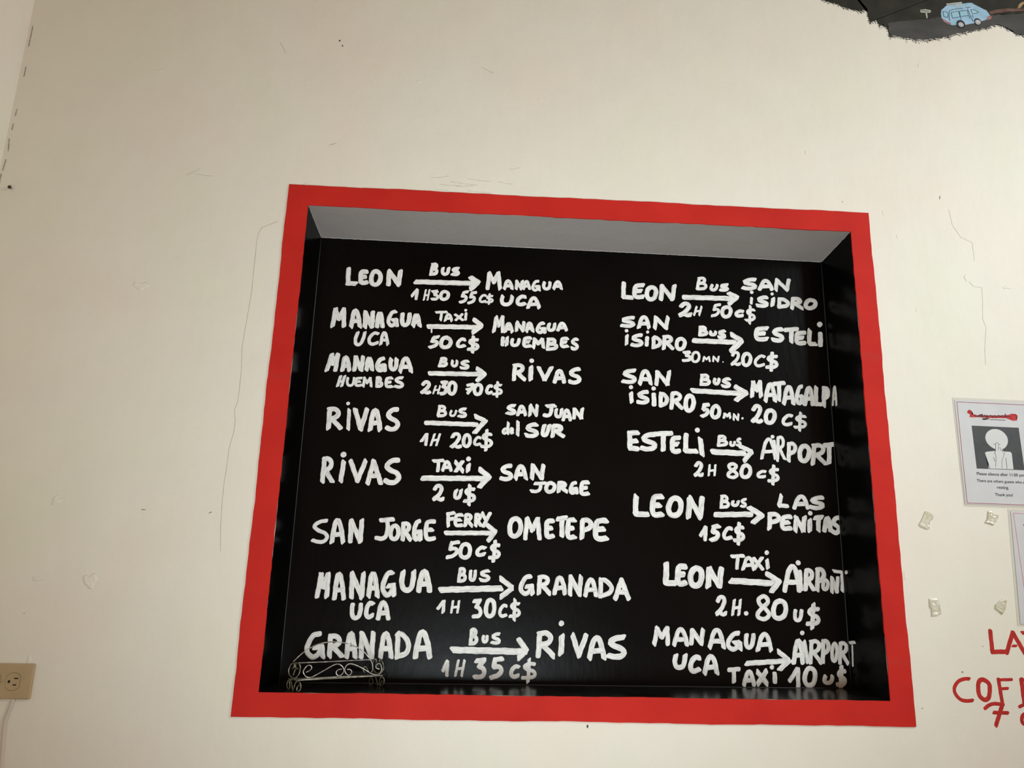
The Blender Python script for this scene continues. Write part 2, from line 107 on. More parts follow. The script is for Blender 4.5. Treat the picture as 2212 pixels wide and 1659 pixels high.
LETTERING = [
 ('place_name', 'LEON starting the topmost left row', """
B- 12.1 143.2,1045.3 144.9,1007.1
B- 12.1 145,1006.3 163.6,1006.1
B~ 12.1 189.2,1040.6 181.7,1039.9 176.3,1037.5 175.4,1024.8 176.9,1012.3 182.3,1009.5 191.3,1011.5
B- 12.1 176.6,1024.9 186.3,1026.3
B~ 12.1 213.7,1042.5 205.8,1037.7 202.1,1023.6 205.4,1009.9 213.8,1006 222.1,1011.5 225.4,1025.5 222.2,1037.8 213.7,1042.5
B- 12.1 246.6,1044.1 246.4,1008.1
B- 12.2 246.6,1044.1 272.6,1009.4
B- 12.2 272.6,1009.4 274.7,1045.5
"""),
 ('arrow', 'below the topmost left word BUS', """
B- 13.2 316.5,1019 463.8,1021.4
B- 13.2 455.7,1036.7 474.3,1026.2
B- 13.2 474.4,1025.5 456.8,1007
"""),
 ('transport_word', 'BUS in the topmost left row', """
B- 9.3 357.1,1068.4 352.6,1041.5
B~ 9.3 356.8,1068.4 363.1,1069.3 366.1,1064.5 362.9,1058.3 355.7,1055.3
B~ 9.3 355.4,1055.2 363.8,1055.7 367.3,1049.9 363.1,1043.4 352.6,1041.5
B~ 9.3 382.9,1058.8 381.7,1050.8 383.6,1045 388.7,1043.3 394.3,1045.8 396.6,1051.6 397.2,1059.5
B~ 9.3 421.8,1060.7 414.7,1059.5 409.1,1055.7 413,1052.8 420.3,1050.8 423.2,1047.5 419.6,1044.1 413.6,1043.3 408.1,1044.4
"""),
 ('time_text', '1H30 55C$', """
B- 8 307.7,980.4 319.6,997
B- 8 320.7,996.5 318.8,972.7
B- 4.8 342.2,997.9 338.3,970.8
B- 4.8 351.4,998.4 347.8,971.2
B- 4.8 340,983 349.7,984.8
B- 8 359.6,994.3 370.9,995.7
B- 8 370.9,995.7 364.4,986.9
B~ 8 364.4,986.9 370.9,985 373.2,979.6 369,974.9 358.9,973.8
B~ 9.2 390.7,996 384,993.1 380.6,985 382.8,977.1 389.7,974.9 396.7,978.2 399.8,986.3 397.5,993.4 390.7,996
"""),
 ('fare_text', '1H30 55C$', """
B- 8 449,998.2 439.1,996
B- 8 439.1,996 435.8,985
B~ 8 435.8,985 443.1,985.9 445.8,980.3 440.5,972.6 430.8,968.8
B- 8 469.8,997.4 460.2,995.2
B- 8 460.2,995.2 457,984.1
B~ 8 457,984.1 464.1,985 466.7,979.4 461.5,971.7 452,967.8
B~ 6.8 494.8,989.9 489.4,990.7 483.9,985.9 481,979.1 482.6,973.8 487.2,972.5 494.6,975.1
B~ 5.8 512.2,989.5 503.2,989 498.8,985.4 503.4,982.1 510.6,980.9 513.4,977.3 509.1,973.4 496.5,972.3
B- 5.8 505,994.4 504,967.8
"""),
 ('place_name', 'MANAGUA UCA in two lines, ending the topmost left row', """
B- 10.8 502.6,1051.3 499.5,1009.5
B- 10.8 502.6,1051.3 514.8,1027.7
B- 10.8 514.8,1027.7 525.4,1052.4
B- 10.8 526.1,1052.4 531.1,1011.1
B~ 8.8 542.5,1011.4 544.6,1020 547.5,1029 551.1,1033 554.8,1031.9 558.6,1024.9 560.9,1017.6 562,1012.3
B- 8.8 545,1018.7 559.5,1019.8
B- 8.4 573.9,1032.6 573.2,1012.6
B- 8.4 573.9,1032.6 586.3,1013.2
B- 8.4 586.3,1013.2 588,1033.3
B~ 7.9 592,1013.2 593.7,1021.5 595.9,1030.3 598.7,1034.1 601.6,1033 604.4,1026.2 606.2,1019.1 607.1,1014
B- 7.9 594,1020.3 605.1,1021.3
B~ 7.9 629.2,1036.1 622.3,1033.8 616.9,1025 615.7,1016 620.6,1010.8 625.8,1012.3 629.5,1016.7
B- 7.9 623.9,1020.9 631.3,1022
B- 7.9 631.6,1022 632.7,1011.4
B~ 8.9 645.3,1032.6 643.7,1023.7 645.5,1017.2 650.8,1015.3 656.7,1018 659.3,1024.5 660.2,1033.3
B~ 8.9 670.2,1017.5 672.4,1025.1 675.3,1033.2 678.9,1036.8 682.5,1035.8 686,1029.6 688.2,1023.1 689.2,1018.4
B- 8.9 672.8,1024 686.8,1025.1
B~ 10.2 538.9,989.5 536.5,978.6 539.4,970.6 548,968.4 557.4,971.9 561.5,979.8 562.8,990.7
B~ 10.3 596.1,991.4 588.6,992.4 581,986.5 576.9,978.1 579,971.6 585.2,970.1 595.5,973.3
B~ 9.8 604.7,962.8 607.9,973.2 612.1,984.1 617.3,989 622.6,987.7 627.8,979.2 631,970.4 632.5,964.1
B- 9.8 608.5,971.7 629,973.1
"""),
 ('place_name', 'MANAGUA UCA in two lines, starting the second left row', """
B- 11.4 119,935.3 115.2,891.4
B- 11.4 119,935.3 129.1,910.3
B- 11.4 129.1,910.3 139.2,936.2
B- 11.4 139.8,936.2 143,892.6
B~ 11.4 161.4,892.2 162.7,909 164.8,926.8 168.3,934.6 172.5,932.2 177.3,918.1 180.7,903.6 182.5,893.2
B- 11.4 163.3,906.6 178.9,908.1
B- 11.4 194.3,930.9 195.4,892.5
B- 11.4 194.3,930.9 212.4,893.3
B- 11.4 212.4,893.3 212.6,931.7
B~ 11.4 225.2,895.1 225.9,909.5 227.1,924.7 229.2,931.3 232,929.2 235.2,917.1 237.5,904.6 238.8,895.7
B- 11.4 226.3,907.3 236.3,908.5
B~ 10 268.6,936.3 260.3,932.9 254.4,920 253.5,906.7 259.9,898.8 266.1,901 270.3,907.4
B- 10 263.2,913.8 272.2,915.3
B- 10 272.6,915.3 274.6,899.5
B~ 11.4 287.4,930.3 286.4,915.8 288.9,905 295.2,901.9 301.8,906.2 304.2,916.6 304.5,931
B~ 11.5 315.5,901.6 316.7,912.6 318.6,924.3 321.3,929.3 324.3,927.8 327.6,918.6 329.8,909.1 331,902.3
B- 11.4 317.1,911 328.6,912.1
B~ 8.9 178.4,876.5 174.7,860.7 175.3,848.9 181.3,845.4 188.9,850.1 193.3,861.5 196.3,877.3
B~ 8.5 228.8,876 220.3,877.4 212,869.8 207.9,858.9 210.7,850.5 217.9,848.5 229.3,852.4
B~ 8 237.5,849.1 238.8,861.3 240.7,874.2 243.7,879.8 247.1,878.2 250.9,867.9 253.5,857.4 254.9,849.8
B- 8 239.2,859.5 252.1,860.7
"""),
 ('arrow', 'below the upper left word TAXI', """
B- 12.4 354.1,900.9 475.2,904.1
B- 12.5 468.6,923.5 487.2,908.8
B- 12.5 487.2,908.8 466.8,890.7
B- 4.3 361.7,896.6 362.3,885.6
"""),
 ('transport_word', 'TAXI in the second left row', """
B- 7.2 371.9,939 397.6,941.3
B- 7.2 385.2,939.6 383.4,919.6
B~ 7.2 395.1,918.2 396.8,925 399.1,932.1 402.1,935.3 405.2,934.4 408.4,928.9 410.5,923.1 411.5,918.9
B- 7.2 397.2,924 409.2,924.9
B- 7.2 420.1,935.3 439.4,921.7
B- 7.2 437.3,936.9 421.7,920.9
B- 7.2 446.9,939.8 446.4,923.2
B- 7.2 445.2,947.3 446.5,948.6
"""),
 ('fare_text', '50C$ below the upper left word TAXI', """
B- 9 380,874.4 368.4,872.3
B- 9 368.4,872.3 365.2,861.8
B~ 9 365.2,861.8 373.7,862.7 377.2,857.5 371.3,850.2 360.1,846.4
B~ 10.4 399.8,873.4 391.5,869.9 387.2,859.9 390,850.3 398.6,847.6 407.3,851.6 411.2,861.5 408.4,870.1 399.8,873.4
B~ 9 446.4,870.1 439.5,871 432.6,865.9 429,858.6 431,852.9 436.8,851.7 446.1,854.4
B~ 9 478.2,870.8 465.5,870.2 459.3,864.8 465.9,859.9 476.1,857.9 480.1,852.5 474,846.7 456.3,845.1
B- 9 468,878.3 466.9,838.4
"""),
 ('place_name', 'MANAGUA HUEMBES ending the second left row', """
B- 9.1 523.8,932.9 519,894.8
B- 9.2 523.8,932.9 530.8,911.2
B- 9.2 530.8,911.2 539.8,933.7
B- 9.1 540.3,933.7 541.2,895.8
B~ 9.1 547.8,895.6 549.7,904.1 552.2,913.1 555.4,917.1 558.7,915.9 562.1,908.9 564.2,901.6 565.2,896.3
B- 9.1 550,902.8 562.9,903.8
B- 9.2 577.4,921.3 576.3,900.3
B- 9.2 577.4,921.3 592.5,901
B- 9.2 592.5,901 594.7,922.1
B~ 9.2 601.8,899.7 603.5,908.1 605.8,917 608.7,921 611.7,919.8 614.6,912.8 616.4,905.6 617.3,900.4
B- 9.2 603.8,906.9 615.3,907.8
B~ 9.2 644.9,922.6 637.2,920.3 631.1,911.6 629.7,902.6 635.2,897.5 641,899 645.2,903.3
B- 9.2 638.9,907.5 647.2,908.6
B- 9.2 647.6,908.6 648.7,898.1
B~ 9.2 659,920.8 657.5,912.3 659.2,906 664.3,904.2 670,906.8 672.4,912.9 673.3,921.4
B~ 9.2 682,905.7 684.4,912.9 687.7,920.6 691.7,924 695.7,923.1 699.6,917.2 702,911.1 703.1,906.7
B- 9.2 684.9,911.9 700.5,913
B- 9.1 542.3,879.1 541.1,860.3
B- 9.1 553.2,879.6 552.1,860.8
B- 9.1 541.6,868.8 552.8,870.2
B~ 9.1 566.6,875.8 564.9,867.9 566.9,862.1 572.9,860.5 579.5,862.9 582.3,868.7 583.2,876.5
B~ 9.1 612.5,881.8 604,881.2 598,879.3 596.2,870.3 597,861.3 602.8,859.3 612.9,860.9
B- 9.1 597.5,870.3 608.3,871.5
B- 9.1 623.2,879 620,857.1
B- 9.1 623.2,879 632.8,866.8
B- 9.1 632.8,866.8 641.9,879.8
B- 9.1 642.4,879.9 645.8,858.3
B- 9.1 658.4,880 656,854.3
B~ 9.1 657.9,880 668.4,881 674.3,876.5 670.2,870.6 658.6,867.5
B~ 9.1 658.1,867.5 672.1,868.1 679.1,862.6 673.4,856.4 656,854.3
B~ 9.1 706.3,884.7 698.6,884.1 693.1,882.4 691.4,873.5 692.1,864.9 697.3,862.9 706.5,864.4
B- 9.1 692.6,873.6 702.4,874.7
B~ 9.1 730.9,883.7 724.4,882.2 719.1,876.5 722.6,872 729.2,868.7 731.7,863.7 728.4,858.7 722.8,857.7 717.8,859.5
"""),
 ('place_name', 'MANAGUA HUEMBES starting the third left row', """
B- 10.6 119.3,816.4 110.6,776.7
B- 10.7 119.3,816.4 123.3,793.7
B- 10.7 123.3,793.7 134.1,817.1
B- 10.7 134.5,817.1 131.1,777.5
B~ 10.7 148.2,778.2 149.2,791.6 150.8,805.8 153.5,811.9 156.8,810 160.7,798.8 163.5,787.2 164.9,778.9
B- 10.7 149.7,789.6 162,790.8
B- 10.7 178.9,813 177.5,779.9
B- 10.7 178.9,813 193.9,780.6
B- 10.7 193.9,780.6 196.4,813.7
B~ 10.7 206.8,782.3 207.7,794.1 209,806.6 211.3,812 214.1,810.3 217.2,800.4 219.5,790.2 220.7,782.9
B- 10.7 208.1,792.4 218.3,793.4
B~ 10.7 246.7,812.3 239.2,809.5 233.8,798.8 233,787.7 238.8,781.3 244.4,783 248.3,788.4
B- 10.7 241.8,793.6 249.9,794.9
B- 10.7 250.3,794.9 252.1,781.8
B~ 10.7 265.7,810.7 265,797.7 267.2,787.9 272.2,785 277.5,788.8 279.4,798.3 279.5,811.3
B~ 10.7 290,781 292.4,794.3 295.8,808.4 300.5,814.5 305.7,812.8 311.1,801.7 314.6,790.3 316.4,782.1
B- 10.7 293,792.3 312.6,793.8
B- 7.4 145,762.3 139.6,737.9
B- 7.4 154.8,762.7 149.7,738.3
B- 7.4 142,748.9 152.4,750.5
B~ 6.9 163.2,758.6 162.2,749.1 164.4,742.1 170,740.1 175.9,742.9 178.1,749.8 178.4,759.2
B~ 6.9 196,760 188.9,759.5 183.9,757.9 182.7,750.2 183.8,742.5 188.8,740.8 197.2,742.1
B- 6.9 183.8,750.2 192.9,751.2
B- 6.9 203.6,760.2 202.4,739.5
B- 6.9 203.6,760.2 211.4,748.5
B- 6.9 211.4,748.5 217.4,760.8
B- 6.9 217.8,760.8 221.5,740.2
B- 8.3 235.3,762.2 235.3,740.6
B~ 8.3 235,762.2 240.2,762.9 243.3,759 241.6,754.1 236,751.6
B~ 8.3 235.7,751.6 242.7,751.9 246.4,747.2 243.9,742 235.3,740.6
B~ 7.9 270.6,763.2 263.5,762.7 258.4,760.9 257.3,751.8 258.4,742.8 263.4,740.7 271.9,742.2
B- 7.9 258.4,751.8 267.5,752.9
B~ 8.3 296,765.1 287.4,763.6 280.7,758.4 285.5,754.3 294.4,751.4 298,746.8 293.8,742.2 286.5,741.2 279.8,742.8
"""),
 ('arrow', 'pointing to the upper right-hand RIVAS of the left column', """
B- 11.7 363.3,779 486.5,781.7
B- 11.7 481,795.3 499.2,782.9
B- 11.7 499.2,782.4 482.5,765.6
"""),
 ('transport_word', 'BUS in the third left row', """
B- 7.7 391.2,818.3 386,798.9
B~ 7.8 390.9,818.3 398.6,819 402.3,815.7 398.5,811.2 389.7,808.8
B~ 7.7 389.3,808.8 399.5,809.2 403.9,805.1 398.9,800.4 386,798.9
B~ 7.7 418.4,812.7 417.4,806.2 418.9,801.3 422.9,799.9 427.3,801.9 429.1,806.7 429.6,813.1
B~ 7.8 456.4,814.3 447.7,813 440.9,808.8 445.6,805.7 454.4,803.5 457.8,799.9 453.5,796.3 446.2,795.4 439.5,796.6
"""),
 ('time_text', '2H30 70C$', """
B~ 9.3 348.3,749.8 353.2,756.2 360.9,755.7 362.6,748.7 356.7,738.9 346.2,729.7
B~ 9.2 346.8,729.7 352.7,731.9 359.3,728.8 365.2,731
B- 4.6 379.6,747.2 374.3,727.8
B- 4.6 390.4,747.7 385.3,728.2
B- 4.6 376.6,736.5 388,737.9
B- 9.3 394.8,756.6 404.6,758.3
B- 9.3 404.6,758.3 398.3,746.3
B~ 9.3 398.3,746.3 403.7,743.5 405.2,735.9 401.3,729.6 392.5,728.4
B~ 9.3 420.5,758.3 414.7,754.6 411.9,743.2 414,732.1 420.1,728.8 426.2,733.2 428.7,744.5 426.6,754.4 420.5,758.3
"""),
 ('fare_text', '2H30 70C$', """
B- 7.9 458.2,752.4 471.6,755.2
B- 7.9 471.6,755.2 467.9,744.8 459.6,732
B- 7.9 457.5,741 469.1,744.6
B~ 9.3 484.6,755 478.5,751.8 475.3,742.2 477.4,732.9 483.7,730.2 490.1,733.9 492.9,743.4 490.9,751.8 484.6,755
B~ 8.4 517.9,752.1 513.2,753 508.4,748.2 505.9,741.2 507.3,735.6 511.3,734.3 517.8,736.8
B~ 7 541,755.8 530.4,755.4 525.2,750.4 530.7,745.9 539.2,744 542.5,739 537.4,733.7 522.6,732.4
B- 7 532.5,762.8 531.5,726.1
"""),
 ('place_name', 'RIVAS ending the third left row', """
B- 10.6 574.6,808.1 572.8,771.7
B~ 10.6 574.1,807.7 585.3,809.3 593.9,803.7 590.9,794.7 576.4,788.9
B- 10.6 580.4,789.8 599.4,772.8
B- 12.3 614.9,804.4 614.8,774.2
B- 10.9 615.4,821.1 617.5,823
B- 10.6 634.9,804.6 649.8,774.1
B- 10.6 649.8,774.1 666.3,805.9
B~ 10.6 675.4,769.2 678.1,780.7 681.7,793 686.1,798.3 690.5,796.8 694.8,787.2 697.5,777.2 698.7,770.1
B- 10.6 678.6,779 695.8,780.3
B~ 10.7 736.3,805.2 724.7,803 715.4,795.3 721.6,789.3 733.2,784.9 737.6,778.1 731.8,771.3 722,769.8 713.1,772.3
"""),
 ('place_name', 'RIVAS starting the fourth left row, before San Juan del Sur', """
B- 11.7 125.3,678.8 126.2,632.1
B~ 11.8 124.8,678.3 136.6,680.1 146.3,672.9 143.8,661.3 128.7,654.1
B- 11.7 132.9,655.2 154.6,633.2
B- 9 172.5,678.7 173.3,632
B- 8.6 167.7,694.3 169.3,695.7
B- 11.8 187.1,680.2 203.5,632.2
B- 11.8 203.5,632.2 215.3,681.3
B~ 11.8 226.3,632.1 227.8,651.3 230.2,671.6 234.1,680.4 238.8,677.7 244.2,661.5 247.9,644.8 249.9,633
B- 11.8 228.5,648.4 245.9,650
B~ 11.8 288.4,684.7 276.4,681.8 267.2,671 274.2,662.4 286.8,655.9 292,646.2 286.4,636.7 276.2,634.8 266.7,638.4
"""),
 ('arrow', 'pointing to SAN JUAN del SUR', """
B- 11.4 360.3,654 484.2,653.9
B- 11.5 481.2,674.2 503.9,664.1
B- 11.4 504.4,663.4 480.9,634.4
"""),
 ('transport_word', 'BUS in the fourth left row', """
B- 7.6 392,695.8 388.7,672.2
B~ 7.6 391.6,695.7 400,696.5 404.4,692.4 400.8,687 391.5,684.2
B~ 7.6 391.1,684.2 402.2,684.6 407.5,679.6 402.6,673.9 388.7,672.2
B~ 6 421,685.8 418.8,679.5 419.5,674.7 423.5,673.4 428.4,675.3 431.1,679.9 432.8,686.3
B~ 7.6 455,692.1 447,690.9 440.7,686.6 445.1,683.3 453.2,681 456.5,677.3 452.5,673.5 445.7,672.7 439.6,674
"""),
 ('time_text', '1H 20C$', """
B- 7.7 352,608.3 363.3,625.9
B- 7.7 364.4,625.4 362.6,599.9
B- 5.9 382.5,626.1 375.1,599
B- 5.9 395.5,626.6 388.2,599.4
B- 5.9 378.4,611.1 392,613
"""),
 ('fare_text', '1H 20C$', """
B~ 9.1 426.7,621.1 431.5,628.6 440.1,627.9 442.6,619.7 436.8,608.2 426,597.6
B~ 9 426.6,597.6 432.9,600.2 440.5,596.5 446.8,599
B~ 9.1 461.8,627.3 456.4,623.7 453.7,612.9 455.7,602.2 461.4,599 467,603.2 469.4,614 467.5,623.6 461.8,627.3
B~ 7.3 494.2,621.4 488.8,622.3 483.3,617.6 480.4,610.7 482,605.3 486.6,604 494.1,606.4
B~ 8.2 520,631.1 507.1,630.6 500.9,624 507.5,617.9 517.9,615.3 522,608.6 515.8,601.6 497.9,600
B- 8.2 509.6,640.5 508.7,591.6
"""),
 ('place_name', 'SAN JUAN del SUR in two lines', """
B~ 8.6 576,705.1 567.1,703.8 560,699.3 564.8,695.8 573.8,693.4 577.4,689.5 572.9,685.5 565.3,684.6 558.4,686
B~ 8.6 584.9,681.9 586.9,690.6 589.7,699.8 593.1,703.9 596.7,702.7 600.2,695.5 602.4,687.9 603.4,682.6
B- 8.6 587.3,689.3 601,690.3
B- 8.6 615.6,706.6 614.6,682.5
B- 8.6 615.6,706.6 630.4,683.1
B- 8.6 630.4,683.1 632.6,707.3
B- 9.8 657.2,706.8 675.8,708.8
B~ 9.7 667,707.2 667.7,695.6 664.7,686.5 658.1,683.2 650.3,683.9
B~ 8.6 680.3,699 678.9,689.8 680.4,683 685.1,680.9 690.3,683.7 692.6,690.3 693.3,699.5
B~ 8.8 697.6,673.4 699.7,683.4 702.4,694 705.7,698.7 709.1,697.3 712.4,688.9 714.4,680.2 715.3,674
B- 8.8 700,681.9 713.2,682.9
B- 9.3 725.8,702 724.3,679.2
B- 9.3 725.8,702 742.2,679.9
B- 9.3 742.2,679.9 745,702.8
B~ 7.3 559.3,645 554,646.1 549.6,638.9 552.6,634.3 559.1,637.7
B- 7.3 561.7,660.9 560.8,634.6
B~ 6.4 567.3,640.7 573.1,642.4 571.5,648.8 567.9,645 567.4,637.9 570.4,635.1 574,637.4
B- 8.7 585.8,663.9 585.5,632.2
B~ 10.6 631,659.5 618.6,657.6 608.7,651.2 615.4,646.3 627.9,642.8 632.8,637.2 626.5,631.6 616,630.3 606.4,632.3
B~ 10.1 650.9,657.5 647.5,645.1 647.2,635.8 651.1,633 656.5,636.6 660.2,645.5 663.1,657.9
B- 10.6 673.8,657.5 671.5,631.6
B~ 10.6 673.3,657.3 684.5,658.5 693.2,654.5 690,648.1 675.3,643.9
B- 10.6 679.3,644.5 698.2,632.6
"""),
 ('place_name', 'RIVAS starting the fifth left row, above San Jorge', """
B- 11.4 123.2,556.6 122.1,503.3
B~ 11.5 122.7,556 132.2,558 139.6,549.5 137.1,536.3 124.9,528.3
B- 11.4 128.3,529.5 144.5,504
B- 11.5 169.1,551.2 165.3,506
B- 13.3 165.8,567.9 168.3,570.1
B- 11.5 185.4,553.7 204.9,508.2
B- 11.5 204.9,508.2 220.6,554.9
B- 11.5 229.3,502.4 240.1,555.6
B- 11.5 240.1,555.6 260,503.3
B- 11.5 234.2,520.4 253.3,521
B~ 12.4 298.2,560.4 283.3,557.2 271.9,545.4 280.5,535.9 296,528.8 302.4,518.1 295.4,507.6 282.7,505.6 271,509.5
"""),
 ('arrow', 'below the left word TAXI of the middle rows', """
B- 12.9 359.8,518.5 505.7,522.5
B- 13 496.7,543.7 517.9,527
B- 12.9 517.9,526.1 497.5,502.9
"""),
 ('transport_word', 'TAXI in the fifth left row', """
B- 8.5 383.6,560.7 407.2,562.8
B- 8.5 395.8,561.1 394.8,537.2
B~ 8.5 406.8,538.8 408.7,547.1 411.4,555.8 414.9,559.7 418.7,558.5 422.5,551.6 424.9,544.5 426.1,539.4
B- 8.5 409.2,545.8 423.5,546.7
B- 9.8 436.6,559.7 454.9,538.8
B- 9.8 452.6,561.4 438.4,538.2
B- 10.7 468.2,553.4 467.4,539.9
B- 11.2 466.5,567.5 468.7,569.4
"""),
 ('fare_text', '2U$', """
B~ 9.7 389.6,493.3 394.5,500.8 403.3,500 405.9,491.8 400.1,480.3 389,469.6
B~ 9.7 389.7,469.6 396.1,472.2 403.9,468.4 410.4,470.9
B~ 8.8 440.9,491.6 438.6,482.1 439.2,475 443.2,472.9 448.3,475.7 451.1,482.5 452.8,492
B~ 8.8 483.2,495.6 470.6,495.2 464.6,489.1 471.1,483.4 481.2,481 485.2,474.8 479.2,468.3 461.7,466.9
B- 8.8 473,504.4 472.3,459.1
"""),
 ('place_name', 'SAN JORGE in two lines, ending the fifth left row', """
B~ 10.8 570.3,555.2 559,553.2 550.1,546.1 556.3,540.5 567.7,536.3 572.1,530 566.5,523.7 557,522.4 548.3,524.7
B~ 10.8 583,525.5 585.7,537.2 589.3,549.6 593.9,555.1 598.6,553.5 603.2,543.7 606.1,533.5 607.5,526.3
B- 10.8 586.2,535.5 604.3,536.7
B- 10.8 624.4,557.7 622.8,526.8
B- 10.8 624.4,557.7 646.4,527.5
B- 10.8 646.4,527.5 649.7,558.5
B- 8.5 630.7,514.1 654.5,515.9
B~ 8.5 643.2,514.5 644,505.3 640.2,498 631.7,495.3 621.8,495.8
B~ 9.9 668.7,516.8 661.7,514 657.7,505.8 659.9,497.7 667,495.4 674.4,498.6 678,506.8 675.9,514.1 668.7,516.8
B- 9.9 689.7,517.8 688,497.1
B~ 9.9 689.3,517.5 697.5,518.4 703.7,515.3 701.4,510.1 690.8,506.9
B- 9.9 693.7,507.4 707.3,497.7
B~ 9 729.2,519.2 722.9,517 717.9,508.5 716.7,499.6 721.1,494.4 725.8,495.7 729.3,500
B- 9 724.2,504.3 731,505.2
B- 9 731.3,505.2 732.1,494.7
B~ 10.3 759.6,521.2 751.3,520.6 745.2,518.4 743.3,506.8 744,495.3 749.7,492.6 759.7,494.3
B- 10.3 744.6,506.8 755.3,508
"""),
 ('place_name', 'SAN JORGE in one line, starting the ferry row', """
B~ 9 139.6,411 124.1,408.1 112.4,397.5 121.4,389 137.6,382.7 144.4,373.1 137.2,363.7 124.1,361.9 111.8,365.5
B~ 11.1 155.9,362.8 157.4,382.7 159.9,403.7 164.1,412.8 169.2,410 175.2,393.1 179.4,375.8 181.6,363.5
B- 11.1 158.2,379.7 177.1,381.2
B- 11.2 197.2,413.1 198.7,365
B- 11.2 197.2,413.1 221.7,365.7
B- 11.2 221.7,365.7 222,413.8
B- 10.4 266.6,416 294.9,419.2
B~ 10.3 281.6,416.5 283.7,395.5 280,379.1 270.2,373.3 258.3,374.8
B~ 10.3 300.1,404.2 293.9,400.3 290.9,388.2 293.5,376.3 300.2,372.7 306.7,377.3 309.3,389.3 306.8,400 300.1,404.2
B- 10.4 319.7,409.4 320,372.8
B~ 10.4 319.3,409.1 327,410.4 333.1,404.6 331.5,395.5 321.7,390
B- 10.3 324.4,390.9 338.2,373.4
B~ 10.4 357.1,416.7 351,413.1 346.8,398.4 346.4,383 351.3,373.7 355.9,376 358.9,383.3
B- 10.4 353.5,390.8 360.2,392.3
B- 10.4 360.5,392.3 362.3,374
B~ 10.4 392.1,416.9 382.1,416.1 375,413 373.5,396.1 375.1,379.4 382.1,375.4 394,377.8
B- 10.4 375.1,396.2 387.8,397.8
"""),
 ('arrow', 'below the word FERRY', """
B- 10.9 420.7,390.7 526.6,393.6
B- 10.9 518.3,411.4 537.5,397.8
B- 10.9 537.5,397 522.3,376.3
"""),
 ('transport_word', 'FERRY', """
B- 8.8 438.1,438.4 423.7,435.2
B- 8.7 424,435.5 425.9,407.2
B- 8.7 424.9,421.9 435.3,424.7
B~ 8.7 457.4,434.1 449.3,433.6 443.5,431.6 442,421.3 443.1,411.1 448.7,408.7 458.4,410.3
B- 8.7 443.3,421.3 453.6,422.4
B- 8.7 466.8,434.4 466.3,409.2
B~ 8.8 466.5,434.1 473,435.1 478.1,431.1 476.5,424.9 468.1,421
B- 8.7 470.4,421.6 481.7,409.7
B- 8.7 490.8,435.1 490.4,409.9
B~ 8.8 490.6,434.8 496.1,435.7 500.5,431.7 499.1,425.5 492,421.7
B- 8.7 493.9,422.3 503.6,410.3
B- 8.8 505.3,439.3 514.1,424.3
B- 8.8 523.8,439.8 509.1,408.9
"""),
 ('fare_text', '50C$ below the ferry arrow', """
B- 9.1 451.7,370.2 436.1,367.7
B- 9.1 436.1,367.7 432.4,354.3
B~ 9 432.4,354.3 444,355.3 449,348.5 441.5,339.3 426.5,334.8
B~ 9.9 468.7,365.9 460.8,362 456.7,350 459.5,338.3 467.7,334.8 476,339.3 479.7,351.3 477,361.8 468.7,365.9
B~ 9.1 514,358.4 506.9,359.3 499.8,354.8 496,348.4 498,343.3 503.9,342.1 513.5,344.4
B~ 9.1 547,365.7 535.7,365.4 530,359.3 535.5,353.4 544.5,350.9 547.7,344.6 542,338 526.2,336.7
B- 9.1 538.3,374.7 535.3,328.7
"""),
 ('place_name', 'OMETEPE', """
B~ 11.8 585.8,429.2 576.6,423.9 571.7,408 574.8,392.4 584.1,387.7 593.8,393.7 598.2,409.6 595.2,423.6 585.8,429.2
B- 11 613.2,429.3 609.4,383.2
B- 11 613.2,429.3 626,402.9
B- 11 626,402.9 637.8,430.1
B- 11 638.5,430.1 643.4,384.1
B~ 11.9 674.7,426.6 667,426 661.5,423.2 659.9,407.8 660.8,392.5 666,388.9 675.1,391
B- 11.9 661.1,407.8 670.9,409.3
B- 11.9 687.1,431.6 705.8,434.2
B- 11.9 696.9,431.9 696.9,392.5
B~ 11.9 726.4,430.2 718.5,429.6 712.8,426.4 711.1,409.2 711.8,392.2 717.2,388.1 726.7,390.5
B- 11.9 712.3,409.3 722.4,410.9
B- 11.9 746.4,429.8 745.1,388.9
B~ 11.9 745.9,429.3 757.7,430.9 766.7,422.8 763.3,411.9 746.4,405.5
B~ 13.3 803.7,430.7 790.7,429.9 781.3,426.5 778.2,408.8 779.2,391.2 788,387 803.5,389.7
B- 13.3 780.3,408.8 796.9,410.6
"""),
